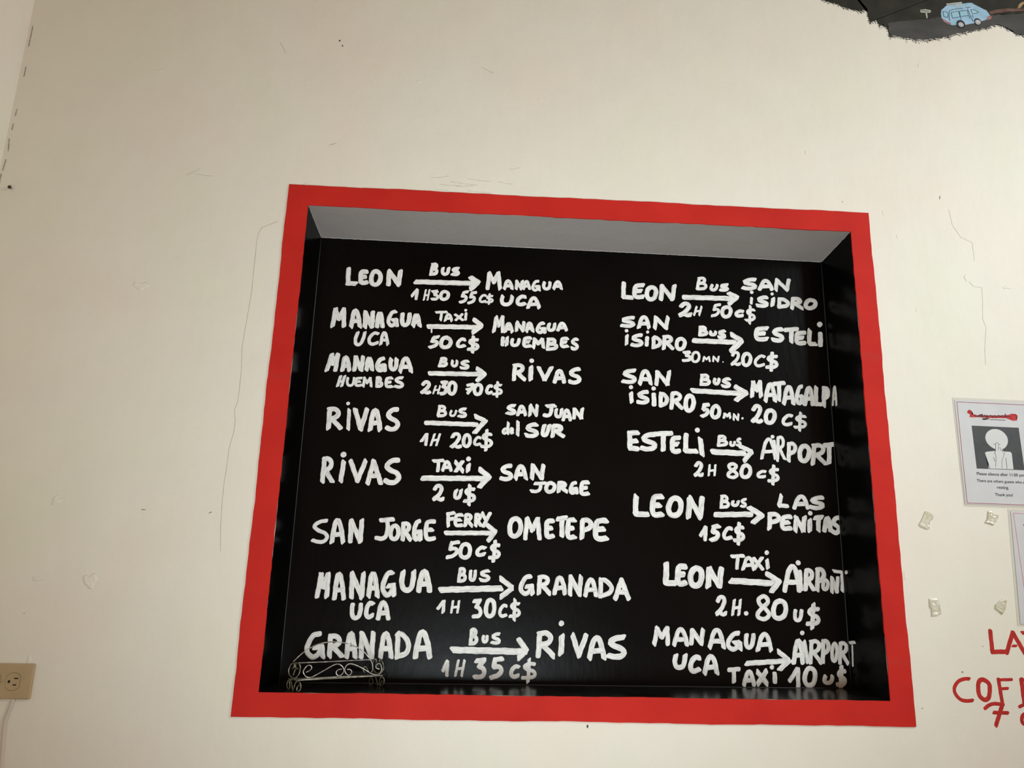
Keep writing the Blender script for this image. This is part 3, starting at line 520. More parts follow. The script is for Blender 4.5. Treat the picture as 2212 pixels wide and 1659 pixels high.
 ('place_name', 'MANAGUA UCA in two lines, starting the row to Granada', """
B- 11.3 137.6,288.5 132.4,239
B- 11.3 137.6,288.5 144.2,260
B- 11.3 144.2,260 153.3,288.9
B- 11.3 153.7,288.9 154.1,239.6
B~ 10.9 171.9,235.7 172.7,257.3 174.2,280.2 177.5,290.1 181.8,287 187,268.5 190.8,249.6 192.9,236.1
B- 10.9 173.3,254.1 188.9,255.5
B- 11.3 208.7,291.8 210.4,239.4
B- 11.3 208.7,291.8 234,240
B- 11.3 234,240 234.1,292.4
B~ 11.3 249.7,242.8 250.7,263.2 252.4,284.7 255.5,294 259.5,291 264.2,273.7 267.6,255.9 269.4,243.3
B- 11.3 251.3,260.1 265.8,261.5
B~ 11.4 300.1,297.2 289.9,292.8 282.7,275.4 281.8,257.1 289.7,246.2 297.4,248.9 302.5,257.6
B- 11.4 293.6,266.5 304.7,268.3
B- 11.3 305.2,268.3 307.9,246.6
B~ 12.2 325.4,298.4 323.9,277.8 327.6,262.4 336.6,257.7 346.1,263.6 349.6,278.5 350.1,299.1
B~ 12.7 363.8,257.5 365.9,274.7 369,293 373.4,300.9 378.3,298.4 383.6,283.8 387.2,268.8 389,258.1
B- 12.7 366.5,272.2 385.2,273.5
B~ 10.4 214.7,223.1 213.8,208.3 216.6,197.1 223.4,193.7 230.5,198 233,208.7 233.1,223.5
B~ 10.4 260.4,226 254.5,227.7 249,219.7 246.4,208.1 248.6,198.8 253.6,196.4 261.4,200.3
B~ 10.8 274.6,193.6 276.4,207.9 279.1,223 283,229.6 287.5,227.5 292.4,215.5 295.7,203 297.4,194.1
B- 10.8 277,205.8 293.8,206.9
"""),
 ('arrow', 'pointing to the right-hand GRANADA', """
B- 14 415.3,260.6 554.3,267.2
B- 11.9 554.1,289.2 581.1,269.3
B- 11.9 581.1,268.5 556.1,248.5
"""),
 ('transport_word', 'BUS in the row to Granada', """
B- 8.1 458.5,308.6 455.7,281.4
B~ 8.1 458.2,308.6 464.9,309.3 468.4,304.4 465.5,298.2 458,295.3
B~ 8.1 457.7,295.2 466.6,295.5 470.9,289.5 466.9,283 455.7,281.4
B~ 8.1 483,304.5 482.2,294.1 483.6,286.2 487.5,283.8 491.6,286.8 493.2,294.3 493.5,304.8
B~ 8.1 524.6,306.2 515.2,304.8 507.8,300.1 512.9,296.2 522.4,293.4 526.1,289.1 521.5,284.9 513.5,284 506.3,285.6
"""),
 ('time_text', '1H 30C$', """
B- 8 410.5,218.9 422.4,234.8
B- 8 423.5,234.4 422.8,211.2
B- 5.9 444.4,235.8 441.6,210.6
B- 5.9 458.4,236.1 455.8,210.9
B- 5.9 442.8,221.9 457.3,223.5
"""),
 ('fare_text', '1H 30C$', """
B- 9.3 493.5,237.1 506.5,238.9
B- 9.3 506.5,238.9 498.9,224.5
B~ 9.2 498.9,224.5 506.4,221 509.1,211.7 504.4,204.2 492.7,202.8
B~ 10.1 531.6,240.5 524.9,235.9 521.4,221.8 523.8,207.9 530.8,203.7 537.8,209 540.9,223 538.6,235.5 531.6,240.5
B~ 8 568.4,227.8 562.7,229.2 556.9,223 553.9,214 555.6,206.8 560.4,205 568.1,208
B~ 8 597.3,233.5 586.1,233.2 580.6,227.3 586.4,221.6 595.4,219.2 598.9,213 593.4,206.7 577.8,205.5
B- 8 588.3,242.2 587.2,197.7
"""),
 ('place_name', 'GRANADA ending the seventh left row', """
B~ 10.7 623.4,296.2 612.4,292.8 603.8,279.2 601.9,265 609.8,256.6 618.1,258.8 624,265.6
B- 10.7 615,272.4 626.9,273.9
B- 10.7 627.4,273.9 629.1,257.1
B- 10.7 645.8,295 643.9,258.3
B~ 10.7 645.3,294.6 656,296 664.3,290.1 661.4,281.1 647.4,275.5
B- 10.7 651.2,276.3 669.3,258.9
B~ 10.7 680.9,258.7 683.6,273 687.4,288.2 692,294.7 696.7,292.7 701.2,280.6 704,268.2 705.3,259.3
B- 10.7 684.2,270.9 702.3,272.1
B- 10.7 719.1,297.5 717.3,257.5
B- 10.7 719.1,297.5 739.5,258
B- 10.7 739.5,258 743,298.1
B~ 10.8 753.6,256.2 756.6,270.6 760.5,285.7 765.3,292.3 770.1,290.3 774.6,278.2 777.3,265.7 778.6,256.8
B- 10.7 757.1,268.4 775.6,269.6
B- 10.8 790.9,292.5 789.2,255.8
B~ 10.8 790.1,291.8 801,291.3 812.7,282 815.9,271.8 808.3,261.4 788.6,255.8
B- 11.6 824.6,250.3 839.7,293.3
B- 11.7 839.7,293.3 856,251.1
B- 11.6 831,264.9 850.5,265.4
"""),
 ('place_name', 'GRANADA behind the wire rack', """
B~ 11.4 145.5,157.8 131.5,153.5 121.5,136.3 120.2,118.4 131.2,107.7 141.7,110.4 148.8,118.9
B- 11.4 136.6,127.6 151.9,129.4
B- 11.4 152.6,129.4 156.2,108.2
B- 11.4 170.2,152.2 170.9,110
B~ 11.4 169.7,151.8 181,153.3 190.3,146.6 187.9,136.1 173.4,129.8
B- 11.4 177.4,130.8 198,110.5
B~ 11.4 209.3,109.2 210.1,129.2 211.6,150.4 214.6,159.6 218.5,156.6 223.3,139.6 226.7,122 228.6,109.5
B- 11.4 210.7,126.2 225,127.5
B- 11.4 240.4,161.1 241.9,109.4
B- 11.4 240.4,161.1 265.5,109.8
B- 11.5 265.5,109.8 265.8,161.7
B~ 11.5 285.6,110.6 287.1,130.7 289.6,152 293.5,161.2 298.2,158.3 303.6,141.2 307.4,123.6 309.3,111.1
B- 11.5 287.8,127.7 305.4,129.1
B- 11.5 321.8,161.8 323.2,111.3
B~ 11.5 321,160.8 331.7,160 343.8,147 347.8,132.9 341.2,118.7 322.7,111.3
B~ 12.8 364.1,111.9 366.8,133.1 370.8,155.6 376.5,165.4 382.9,162.3 389.8,144.2 394.3,125.7 396.6,112.5
B- 12.7 367.7,130 391.7,131.5
"""),
 ('arrow', 'of the bottom left row', """
B- 14.5 449.4,128.7 611.9,127.9
B- 12.5 599.6,153.9 617.2,132
B- 12.4 617.2,131 600.5,114.6
"""),
 ('transport_word', 'BUS in the bottom left row', """
B- 8.7 490.5,173.2 488.4,143.2
B~ 8.7 490.3,173.2 496.5,173.9 499.9,168.5 497.2,161.7 490.3,158.5
B~ 8.7 490,158.5 498.3,158.7 502.3,152 498.7,144.9 488.4,143.2
B~ 7.5 517.8,159.8 517.1,153.3 518.2,148.4 521.2,146.9 524.6,148.7 525.9,153.4 526.2,159.9
B~ 7.9 553.2,165.4 545.3,164.2 539,159.9 543.3,156.5 551.3,153.9 554.5,150 550.5,146.2 543.8,145.5 537.7,146.9
"""),
 ('time_text', '1H 35C$', """
B- 8.2 428.1,83.8 436.9,103.9
B- 8.2 437.8,103.3 437.3,73.7
B- 6.1 462.3,106 456.8,73.1
B- 6.1 476.3,106.2 471,73.3
B- 6.1 459.2,87.8 473.8,89.7
"""),
 ('fare_text', '1H 35C$', """
B- 10.7 503.8,106.2 520.7,108.1
B- 10.7 520.7,108.1 510,93.2
B~ 10.6 510,93.2 519.4,89.6 522.2,80 515.6,72.3 500.6,70.9
B- 10.7 562.2,111.6 546.2,108.9
B- 10.7 546.2,108.9 543.2,93.4
B~ 10.7 543.2,93.4 555.2,94.5 560.9,86.5 553.7,75.8 538.4,70.7
B~ 9.4 599.7,94.5 593.4,95.8 586.9,90 583.5,81.5 585.3,74.8 590.6,73 599.3,75.9
B~ 8.2 636.5,101.6 621.3,101.3 613.8,94.9 621.5,88.8 633.7,86.2 638.4,79.6 631,72.8 609.8,71.4
B- 8.2 624.4,111 622.4,63.1
"""),
 ('place_name', 'RIVAS ending the bottom left row', """
B- 12.1 647.6,168.3 645,119.2
B~ 12.1 646.9,167.8 661.7,169.6 673.1,161.8 669,149.7 649.8,142.3
B- 12.1 655.1,143.4 680,119.9
B- 13.4 699.2,163 697.5,126.1
B- 12.2 696.6,190.7 699.1,192.7
B- 12.1 724.4,165.8 738.9,122.6
B- 12.1 738.9,122.6 755.5,166.4
B~ 12.2 763.4,117.4 767.4,135.1 772.8,153.7 779.2,161.8 785.6,159.3 791.6,144.4 795.3,129 796.9,118.1
B- 12.1 768.1,132.4 792.9,133.8
B~ 13 843,164.1 825.9,161.6 812.1,152.2 821.1,144.6 838.1,138.9 844.5,130.4 835.7,122.1 821.3,120.5 808.4,123.7
"""),
 ('place_name', 'LEON starting the topmost right row', """
B- 11.9 852.6,1041.1 851,1003.5
B- 11.9 850.9,1002.7 872.5,1002.6
B~ 12 902.8,1037.8 891.6,1036.9 883.5,1034.2 880.7,1020.6 881.4,1007.3 888.9,1004.4 902.3,1006.7
B- 12 882.4,1020.7 896.8,1022.4
B~ 12 926.4,1033.7 917.8,1029.3 912.7,1016.3 914.9,1003.8 923.3,1000.2 932.4,1005.2 937,1018.1 934.8,1029.4 926.4,1033.7
B- 12 953.2,1038.3 949.6,1001.7
B- 12 953.2,1038.3 979.7,1003.1
B- 12 979.7,1003.1 985.6,1039.9
"""),
 ('arrow', 'of the topmost right row', """
B- 13.5 1010.4,1010.1 1144.5,1012.4
B- 12.6 1131.1,1026.6 1149.9,1017.3
B- 12.6 1149.8,1015.7 1129.9,998.4
"""),
 ('transport_word', 'BUS in the topmost right row', """
B- 8.6 1052.5,1064.2 1046.4,1034.6
B~ 8.6 1052,1064.2 1062.2,1065.3 1067.2,1060.1 1062.4,1053.3 1050.8,1049.8
B~ 8.6 1050.4,1049.7 1063.8,1050.4 1069.8,1044.1 1063.4,1036.9 1046.4,1034.6
B~ 8.6 1086.4,1046.6 1083.2,1039.9 1083.4,1034.9 1087.8,1033.5 1093.7,1035.7 1097.3,1040.6 1099.9,1047.3
B~ 8.6 1126.7,1050.4 1117.6,1049.1 1110.2,1045.5 1114.9,1043 1123.8,1041.2 1127.2,1038.3 1122.4,1035.2 1114.7,1034.3 1107.8,1035.2
"""),
 ('time_text', '2H 50C$', """
B~ 11.4 1002.7,984.6 1009.3,992.1 1020.1,991.7 1022.6,983.6 1014.4,972.1 999.8,961.4
B~ 11.4 1000.7,961.4 1008.8,964 1018.1,960.6 1026.3,963.2
B- 6 1042.8,985.2 1035.5,962.4
B- 6 1056,985.8 1049,963
B- 6 1038.7,972.6 1052.6,974.4
"""),
 ('fare_text', '2H 50C$', """
B- 8 1104.7,994 1092.7,991.5
B- 8 1092.7,991.5 1088.7,979.7
B~ 8 1088.7,979.7 1097.6,980.7 1100.9,974.7 1094.5,966.5 1082.7,962.3
B~ 10.5 1123,988.4 1114.9,984.9 1110,974.5 1111.8,964.5 1119.6,961.7 1128.1,965.8 1132.6,976.1 1130.7,985.1 1123,988.4
B~ 9.5 1164.5,978.6 1157.6,979.1 1150.2,975.4 1146,970.1 1147.6,966.1 1153.4,965.3 1163.1,967.3
B~ 8 1194.3,983.9 1182.6,983.3 1176.5,977.1 1182,971.4 1191.2,969.1 1194.4,962.9 1188.2,956.2 1171.9,954.6
B- 8 1185.6,992.6 1181,946.8
"""),
 ('place_name', 'SAN ISIDRO ending the topmost right row', """
B~ 10.7 1201.4,1068.5 1185.5,1066.5 1172.5,1060.5 1180.7,1056.4 1196.2,1053.7 1202,1048.9 1193.7,1043.8 1180.3,1042.4 1168.4,1043.8
B~ 10.7 1212.8,1041.6 1217.2,1051.3 1222.9,1061.6 1229.3,1066.2 1235.3,1065.1 1240.7,1057.2 1243.8,1049.1 1245.1,1043.2
B- 10.7 1217.7,1049.9 1241.7,1051.6
B- 10.7 1260.6,1069.6 1256.2,1042.7
B- 10.7 1260.6,1069.6 1286.2,1044.1
B- 10.7 1286.2,1044.1 1292.8,1071.2
B- 8.1 1190.2,1015.6 1188,1001.9
B- 9.1 1190.1,1031.3 1191.9,1032.9
B~ 10.6 1230.1,1020.3 1217.8,1018.5 1207.7,1013 1213.9,1009 1226,1006.1 1230.4,1001.5 1223.9,996.7 1213.5,995.5 1204.2,997
B- 11.1 1247.5,1016.8 1244.5,999.2
B- 8.1 1244.5,1029.6 1246.2,1031
B- 10.6 1264.7,1016.8 1261.8,994.9
B~ 10.6 1263.9,1016.3 1274.1,1016.4 1284.7,1011.2 1287.4,1005.3 1279.9,998.8 1261.3,994.9
B- 10.6 1300.9,1019.3 1296.5,993
B~ 10.7 1300.4,1019 1311.9,1020.3 1320.4,1016.5 1316.7,1009.9 1301.4,1005.4
B- 10.6 1305.5,1006.2 1323.8,994.2
B~ 11.7 1349.3,1018.3 1340.1,1015.1 1334.3,1006.2 1336.3,997.8 1345.2,995.5 1355,999.1 1360.3,1007.9 1358.2,1015.5 1349.3,1018.3
"""),
 ('place_name', 'SAN ISIDRO starting the second right row', """
B~ 9.8 876.5,947.8 861.5,946 849.4,940.7 857.3,937 872.2,934.5 877.8,930.3 870.2,925.7 857.5,924.5 846.1,925.7
B~ 10.3 890.2,922.4 893.5,933.9 897.9,945.9 903.1,951.3 908.1,949.8 912.7,940.4 915.4,930.6 916.6,923.6
B- 10.3 894,932.2 913.6,933.6
B- 10.3 935.3,951.2 932,922.3
B- 10.3 935.3,951.2 961,923.6
B- 10.3 961,923.6 966.4,952.7
B- 9.2 859.2,898.2 857.8,876.7
B- 8.8 857.6,911.1 859.3,912.6
B~ 10.2 896.3,901.6 884.5,899.7 874.8,893.6 881,889 892.8,885.7 897.2,880.4 891.1,875 881.1,873.8 872.1,875.6
B- 10.2 911.8,895.6 909.6,875.8
B- 7.8 912.3,910.1 913.8,911.5
B- 10.2 928.9,897.6 927.3,871.4
B~ 10.2 928.3,897 935.5,896.8 943.1,890.3 945.1,883.1 939.9,875.6 926.9,871.3
B- 10.2 956.9,899.9 953.9,868.6
B~ 10.3 956.4,899.6 966.2,901 973.6,896.2 970.6,888.4 957.7,883.4
B- 10.2 961.2,884.1 977.1,869.6
B~ 10.3 999.5,896.7 992,893.1 987.5,882.3 989.3,871.9 996.6,868.9 1004.6,873.1 1008.7,883.8 1006.8,893.2 999.5,896.7
"""),
 ('arrow', 'pointing to the upper ESTELI', """
B- 13.3 1032.8,893 1139.1,893.4
B- 13.3 1132.7,913.5 1157.1,898.9
B- 14.3 1157.5,897.4 1129.6,869.9
"""),
 ('transport_word', 'BUS in the second right row', """
B- 8.9 1051.4,930 1048.5,909.3
B~ 8.9 1051.1,930 1059.4,930.8 1063.9,927.2 1060.4,922.4 1051.1,919.9
B~ 8.9 1050.7,919.9 1061.8,920.4 1067.1,916 1062.4,911 1048.5,909.3
B~ 8.9 1078,918.4 1076.5,914.3 1077.8,911.3 1082.1,910.6 1087,911.9 1089.3,914.9 1090.3,918.9
B~ 8.9 1113.9,922.5 1106.3,921.2 1100,917.3 1103.9,914.3 1111.4,912.2 1114.1,908.8 1110.1,905.3 1103.7,904.5 1098,905.7
"""),
 ('time_text', '30MN. 20C$', """
B- 8.3 1006.1,860.3 1020.4,861.8
B- 8.3 1020.4,861.8 1011.3,852.7
B~ 8.2 1011.3,852.7 1019.3,850.7 1021.7,845.1 1016.1,840.2 1003.3,839
B~ 7.3 1037.4,862.3 1031,859 1027.1,849.2 1028.6,839.7 1034.8,836.9 1041.5,840.7 1045.1,850.5 1043.6,859 1037.4,862.3
B- 5.3 1058,850.6 1055.2,839.2
B- 5.4 1058,850.6 1063.8,844.3
B- 5.4 1063.8,844.3 1070.1,851.1
B- 5.4 1070.5,851.2 1072.1,839.9
B- 5.4 1082.6,852.4 1080.9,840.3
B- 5.4 1082.6,852.4 1093.4,840.8
B- 5.4 1093.4,840.8 1095.9,853
B- 3.4 1106.3,839.1 1107,839.7
"""),
 ('fare_text', '30MN. 20C$', """
B~ 8.3 1132.3,858 1137.6,865.4 1145.8,864.8 1147.4,856.7 1141,845.3 1129.7,834.7
B~ 8.3 1130.3,834.7 1136.5,837.2 1143.5,833.6 1149.8,836.2
B~ 9.8 1170.3,864.3 1163.1,860.2 1158.5,848.2 1160,836.5 1166.8,833.1 1174.4,837.8 1178.6,849.7 1177.2,860.2 1170.3,864.3
B~ 8.3 1214.9,857.9 1206.1,859.1 1196.4,852.2 1190.8,842.4 1192.7,834.8 1200.1,833 1212.5,836.6
B~ 9.8 1246.8,859.6 1232.8,859 1225.5,852.8 1232.1,847.1 1243.1,844.9 1247,838.6 1239.6,832 1220.1,830.3
B- 9.8 1236.4,868.3 1231,822.5
"""),
 ('place_name', 'ESTELI ending the second right row', """
B~ 11.9 1225.9,934.4 1211.5,933.4 1201.1,930.9 1197.1,918.6 1197.6,906.7 1207.1,904.1 1224.3,906.3
B- 11.9 1199.3,918.7 1217.7,920.5
B~ 11.9 1266.2,934.3 1254,932.2 1243.9,925.3 1250,920.1 1261.8,916.3 1266.1,910.4 1259.6,904.3 1249.2,902.9 1240.1,905
B- 12 1275.5,933 1306.2,936.1
B- 12 1291.4,933.7 1288.8,901.7
B~ 12 1325.2,927.3 1314.6,926.5 1306.9,924.1 1303.6,912.3 1303.7,900.7 1310.6,898.1 1323.4,900.1
B- 12 1305.3,912.4 1318.9,913.9
B- 12 1339.4,933.5 1336.1,899
B- 11.9 1336,898.3 1352.2,897.9
B- 13 1367.5,926.4 1365.7,895.5
B- 14.1 1366.4,950.5 1369.3,952.9
"""),
 ('place_name', 'SAN ISIDRO starting the row to Matagalpa', """
B~ 10.7 877.6,807.4 863.3,805.3 851.7,798.5 859.2,793.5 873.5,789.9 878.9,784.1 871.5,778.1 859.3,776.8 848.4,778.7
B~ 10.8 890.7,773.7 894.2,787 898.9,801.1 904.2,807.3 909.5,805.5 914.3,794.4 917.1,783 918.3,774.8
B- 10.7 894.8,785.1 915.2,786.6
B- 10.8 936.4,806.2 933.2,773.7
B- 10.8 936.4,806.2 961.1,774.8
B- 10.8 961.1,774.8 966.4,807.4
B- 10.6 868.2,747.6 869.3,726.2
B- 10 867.1,762.7 869.1,764.4
B~ 10.6 908.9,752.9 897.4,751 888,744.9 894.1,740.2 905.5,736.8 909.8,731.5 903.9,726.1 894.1,724.9 885.3,726.8
B- 11.8 925.9,747 926.1,720.8
B- 10.5 924.7,761.4 926.8,763.2
B- 10.7 944,749.9 942.3,719.7
B~ 10.7 943.4,749.3 950.2,749 957.3,741.4 959.2,733 954.2,724.3 941.9,719.6
B- 10.7 973.6,751.5 970,713.8
B~ 10.7 973,751.1 984.2,752.7 992.5,746.9 989.1,737.5 974.4,731.6
B- 10.7 978.4,732.5 996.3,714.8
B~ 11.9 1018.1,747.5 1010.8,742.5 1006.2,727.7 1007.9,713.1 1014.9,708.8 1022.7,714.5 1026.8,729.2 1025.2,742.3 1018.1,747.5
"""),
 ('arrow', 'pointing to MATAGALPA', """
B- 12.9 1025.5,760.9 1146.1,758
B- 13 1136.9,775 1161.7,760.8
B- 13 1161.7,759.6 1137.2,741.3
"""),
 ('transport_word', 'BUS in the row to Matagalpa', """
B- 8.7 1051.1,801.8 1047.6,777.9
B~ 8.7 1050.6,801.8 1060.4,802.6 1065.7,798.5 1061.6,793 1050.6,790.1
B~ 8.7 1050.2,790.1 1063.2,790.6 1069.6,785.6 1063.9,779.8 1047.6,777.9
B~ 8.7 1083.4,793.2 1082,786.8 1083,782.1 1086.8,780.7 1091.1,782.6 1093.2,787.3 1094.2,793.6
B~ 8.7 1121.1,795.4 1112.1,794 1104.8,789.5 1109.3,786.1 1118.1,783.6 1121.3,779.7 1116.6,775.7 1109,774.8 1102.3,776.2
"""),
 ('time_text', '50MN. 20C$', """
B- 10 1064.3,726.3 1053.9,724.2
B- 10 1053.9,724.2 1051.3,712.8
B~ 9.9 1051.3,712.8 1059,713.7 1062.3,707.8 1057.2,700 1047.2,696
B~ 10.4 1083.7,723.3 1076.8,719.4 1072.6,708 1074.1,696.8 1080.6,693.5 1087.9,697.9 1091.8,709.3 1090.3,719.4 1083.7,723.3
B- 6.6 1105.4,704.6 1102.7,694.1
B- 6.6 1105.4,704.6 1111.1,698.8
B- 6.6 1111.1,698.8 1117.2,705.1
B- 6.6 1117.5,705.1 1119,694.7
B- 5.7 1129,703.6 1127.3,689.8
B- 5.7 1129,703.6 1138.3,690.2
B- 5.7 1138.3,690.2 1140.7,704
B- 5.7 1149.6,693.7 1150.8,694.7
"""),
 ('fare_text', '50MN. 20C$', """
B~ 11 1179.7,717.6 1185.6,727 1194.5,726.1 1196.2,715.8 1188.9,701.4 1176.4,688.2
B~ 10.9 1177.1,688.2 1183.9,691.3 1191.5,686.7 1198.3,689.8
B~ 11.4 1223.7,717.6 1215.4,713.4 1210.1,701 1211.7,688.9 1219.6,685.3 1228.4,690.1 1233.3,702.5 1231.6,713.4 1223.7,717.6
B~ 9.1 1277,705 1268.9,706.2 1260,699.9 1254.7,690.9 1256.4,683.9 1263.2,682.2 1274.7,685.5
B~ 8.1 1311.9,704.9 1297.2,704.4 1289.6,698.3 1296.5,692.9 1308,690.7 1311.9,684.7 1304.2,678.3 1283.8,676.6
B- 8.1 1301,713.3 1295.2,669.2
"""),
 ('place_name', 'MATAGALPA with its last letter turned onto the side of the recess', """
B- 11.1 1182.8,788.7 1177.7,752.7
B- 11.1 1182.8,788.7 1190,768.2
B- 11.1 1190,768.2 1199.4,789.3
B- 11.1 1199.9,789.4 1200.7,753.6
B~ 11.1 1211.8,742.1 1215.7,759.3 1220.7,777.6 1225.8,785.5 1230.4,783.1 1234,768.6 1235.8,753.7 1236.5,743
B- 11.1 1216,756.8 1234.4,758.3
B- 11.2 1237.1,787 1262.3,790.2
B- 11.1 1250.1,787.5 1247.1,745.8
B~ 11.1 1259.3,736.7 1263.3,754.2 1268.3,772.8 1273.4,780.9 1277.9,778.4 1281.3,763.7 1283,748.5 1283.5,737.6
B- 11.1 1263.6,751.6 1281.6,753.2
B~ 10.2 1308.2,782.8 1301.7,778.9 1295.7,763.6 1293.4,747.7 1297.1,738.1 1301.9,740.5 1305.9,748.2
B- 10.2 1301.4,755.9 1308.2,757.5
B- 10.1 1308.5,757.5 1308.1,738.6
B~ 11.1 1313.7,736.4 1317.3,753.9 1321.8,772.5 1326.2,780.6 1329.9,778.1 1332.5,763.3 1333.6,748 1333.9,737.1
B- 11.1 1317.5,751.3 1332.6,752.8
B- 11.2 1346,781.3 1342.2,739.6
B- 11.1 1342.2,738.8 1355.6,738
B- 11.2 1366.6,780 1362.6,735.4
B~ 11.2 1366.3,779.6 1372.3,781.2 1376.2,772.2 1373.6,760.3 1364.6,753.5
S~ 7.6 108.5,736.7 105.1,754.8 101.1,773.8 97.9,781.5 95.7,778.2 95.1,762 95.3,745.7 95.9,734.1
S- 7.6 105.2,752 95.7,750.9
"""),
 ('place_name', 'ESTELI starting the row to the airport', """
B- 12.5 883,648.5 863.4,646.1
B- 12.5 863.4,646.1 863.6,609.3
B- 12.5 863.6,608.5 882.4,607.9
B- 12.5 863.7,625 879.7,627.2
B~ 12.5 925.3,645.3 909.7,642.9 897,634.8 905.1,628.5 920.6,623.9 926.4,616.8 918.4,609.6 905.1,608 893.3,610.5
B- 12.6 927,646.3 967.8,649.9
B- 12.5 948.2,647.1 946.5,607.9
B~ 12.5 987.3,639.2 978.5,638.5 972,635.8 969.6,621.6 969.9,607.6 975.8,604.3 986.4,606.4
B- 12.5 971,621.6 982.3,623.1
B- 12.6 1005.3,647 1002.5,607.7
B- 12.5 1002.5,606.9 1029.4,606.6
B- 13 1040.7,637.1 1044.1,599.4
B- 11.7 1032.8,659.2 1035.2,661.2
"""),
 ('arrow', 'pointing to the uppermost AIRPORT', """
B- 14.4 1070.9,606.8 1150.7,605.4
B- 10.8 1139.8,623.1 1169.7,611.4
B- 11.7 1169.6,609.8 1149.9,588.3
"""),
 ('transport_word', 'BUS in the fourth right row', """
B- 8 1089.2,646.1 1085.8,623.6
B~ 8 1088.8,646.1 1098.4,646.9 1103.6,642.9 1099.5,637.7 1088.8,635.1
B~ 8 1088.3,635.1 1101.1,635.5 1107.3,630.7 1101.8,625.3 1085.8,623.6
B~ 7 1117.7,632.8 1116.4,628.5 1117.4,625.2 1120.9,624.3 1125,625.7 1127,628.9 1127.8,633.2
B~ 7 1141.9,641.9 1138,640.9 1134.7,637.2 1136.6,634.3 1140.4,632.1 1141.7,628.8 1139.6,625.5 1136.3,624.9 1133.4,626.1
"""),
 ('time_text', '2H 80C$', """
B~ 9.2 1027.7,570.6 1032.2,577.7 1039.3,577 1040.8,569.1 1035.3,558.1 1025.5,548
B~ 9.2 1026.1,548 1031.5,550.4 1037.6,546.8 1043,549.2
B- 6 1061.9,573.2 1058.7,548.1
B- 6 1076.3,573.6 1073.4,548.6
B- 6 1060.1,559.4 1075,561.1
"""),
 ('fare_text', '2H 80C$', """
B~ 8.8 1128.3,574.3 1120.5,578.8 1110.4,573.7 1113.9,565.6 1124.5,559.1 1130.2,551.8 1120.2,544.7 1108.3,547.7 1109.1,554.5 1118.6,562.3 1127.1,568.7 1128.3,574.3
B~ 10.2 1154.3,575.8 1146.3,572 1141.3,560.7 1143,549.6 1150.7,546.3 1159.1,550.7 1163.7,562 1162,571.9 1154.3,575.8
B~ 7.9 1201,561.6 1194.1,562.2 1186.6,558.4 1182.4,553.1 1184,549 1189.7,548.1 1199.5,550.1
B~ 8.8 1232.9,567.9 1220.4,567.4 1213.9,561.4 1219.8,555.9 1229.5,553.5 1232.9,547.4 1226.3,541 1209,539.5
B- 8.8 1223.7,576.5 1218.6,531.9
"""),
 ('place_name', 'AIRPORT after Esteli', """
B~ 8.9 1194.6,595.3 1199.6,614.4 1206.2,634.6 1213.1,643.4 1219.4,640.8 1224.6,624.8 1227.4,608.3 1228.4,596.5
B- 8.9 1200.2,611.6 1225.3,613.4
B- 7 1228.3,639.8 1233.9,589.7
B- 9 1224,649.2 1225.8,650.7
B- 8.5 1239.1,648.2 1234.2,594.8
B~ 8.5 1238.7,647.6 1246.4,649.6 1251.6,641 1248.7,627.8 1238.3,619.9
B- 8.4 1241.1,621 1252.1,595.4
B- 10.3 1266.1,633.2 1262.4,591.4
B~ 10.4 1265.7,632.8 1274.9,634.4 1281.3,626.1 1278,614.9 1264.5,608.4
B~ 12.2 1306.4,629.9 1297.5,625 1291.7,610.5 1293.1,596.2 1301.4,592 1310.7,597.6 1316.1,612.1 1314.6,624.9 1306.4,629.9
B- 11.3 1330.2,631.4 1323.7,585.4
B~ 11.3 1329.5,630.9 1343.3,632.8 1353.2,625.6 1348.4,614.2 1330.1,607
B- 11.3 1335,608.1 1356.1,586.4
B- 11.9 1358.1,633.2 1379.8,636.2
B- 11.8 1369.3,633.5 1365.6,590.2
"""),
 ('place_name', 'LEON starting the row to Las Penitas', """
B- 13.5 877.3,490.3 874.9,449.7
B- 13.4 874.9,448.8 904.3,448.4
B~ 13.5 940.4,492.4 929,491.6 920.7,488.2 917.6,469.9 918.2,451.8 925.8,447.5 939.5,450.2
B- 13.5 919.4,469.9 934,471.8
B~ 13.5 974.4,489.5 963.5,484.1 956.9,468 959.6,452.2 970.2,447.5 981.7,453.7 987.7,469.7 985,483.9 974.4,489.5
B- 13.5 1009.3,490.5 1005.2,445.4
B- 13.6 1009.3,490.5 1034,446.3
B- 13.6 1034,446.3 1040.3,491.5
"""),
 ('arrow', 'pointing to LAS PENITAS', """
B- 13.1 1072.3,452.7 1160.7,456.2
B- 13.2 1157.6,472 1185.9,454.9
B- 13.1 1185.9,453.4 1165.5,437.2
"""),
 ('transport_word', 'BUS in the row to Las Penitas', """
B- 8.2 1090,497.4 1086.8,471.2
B~ 8.2 1089.7,497.4 1097.9,498.2 1102.2,493.5 1098.7,487.5 1089.5,484.6
B~ 8.2 1089.1,484.6 1100,484.9 1105.2,479.2 1100.4,472.9 1086.8,471.2
B~ 8.2 1116.4,485.8 1114.8,481.1 1116.1,477.7 1120.7,476.7 1126.1,478.1 1128.6,481.5 1129.7,486.2
B~ 7.3 1148.3,491.7 1143.1,490.7 1138.7,487 1141.3,484 1146.4,481.8 1148.2,478.5 1145.4,475.3 1141,474.6 1137.1,475.8
"""),
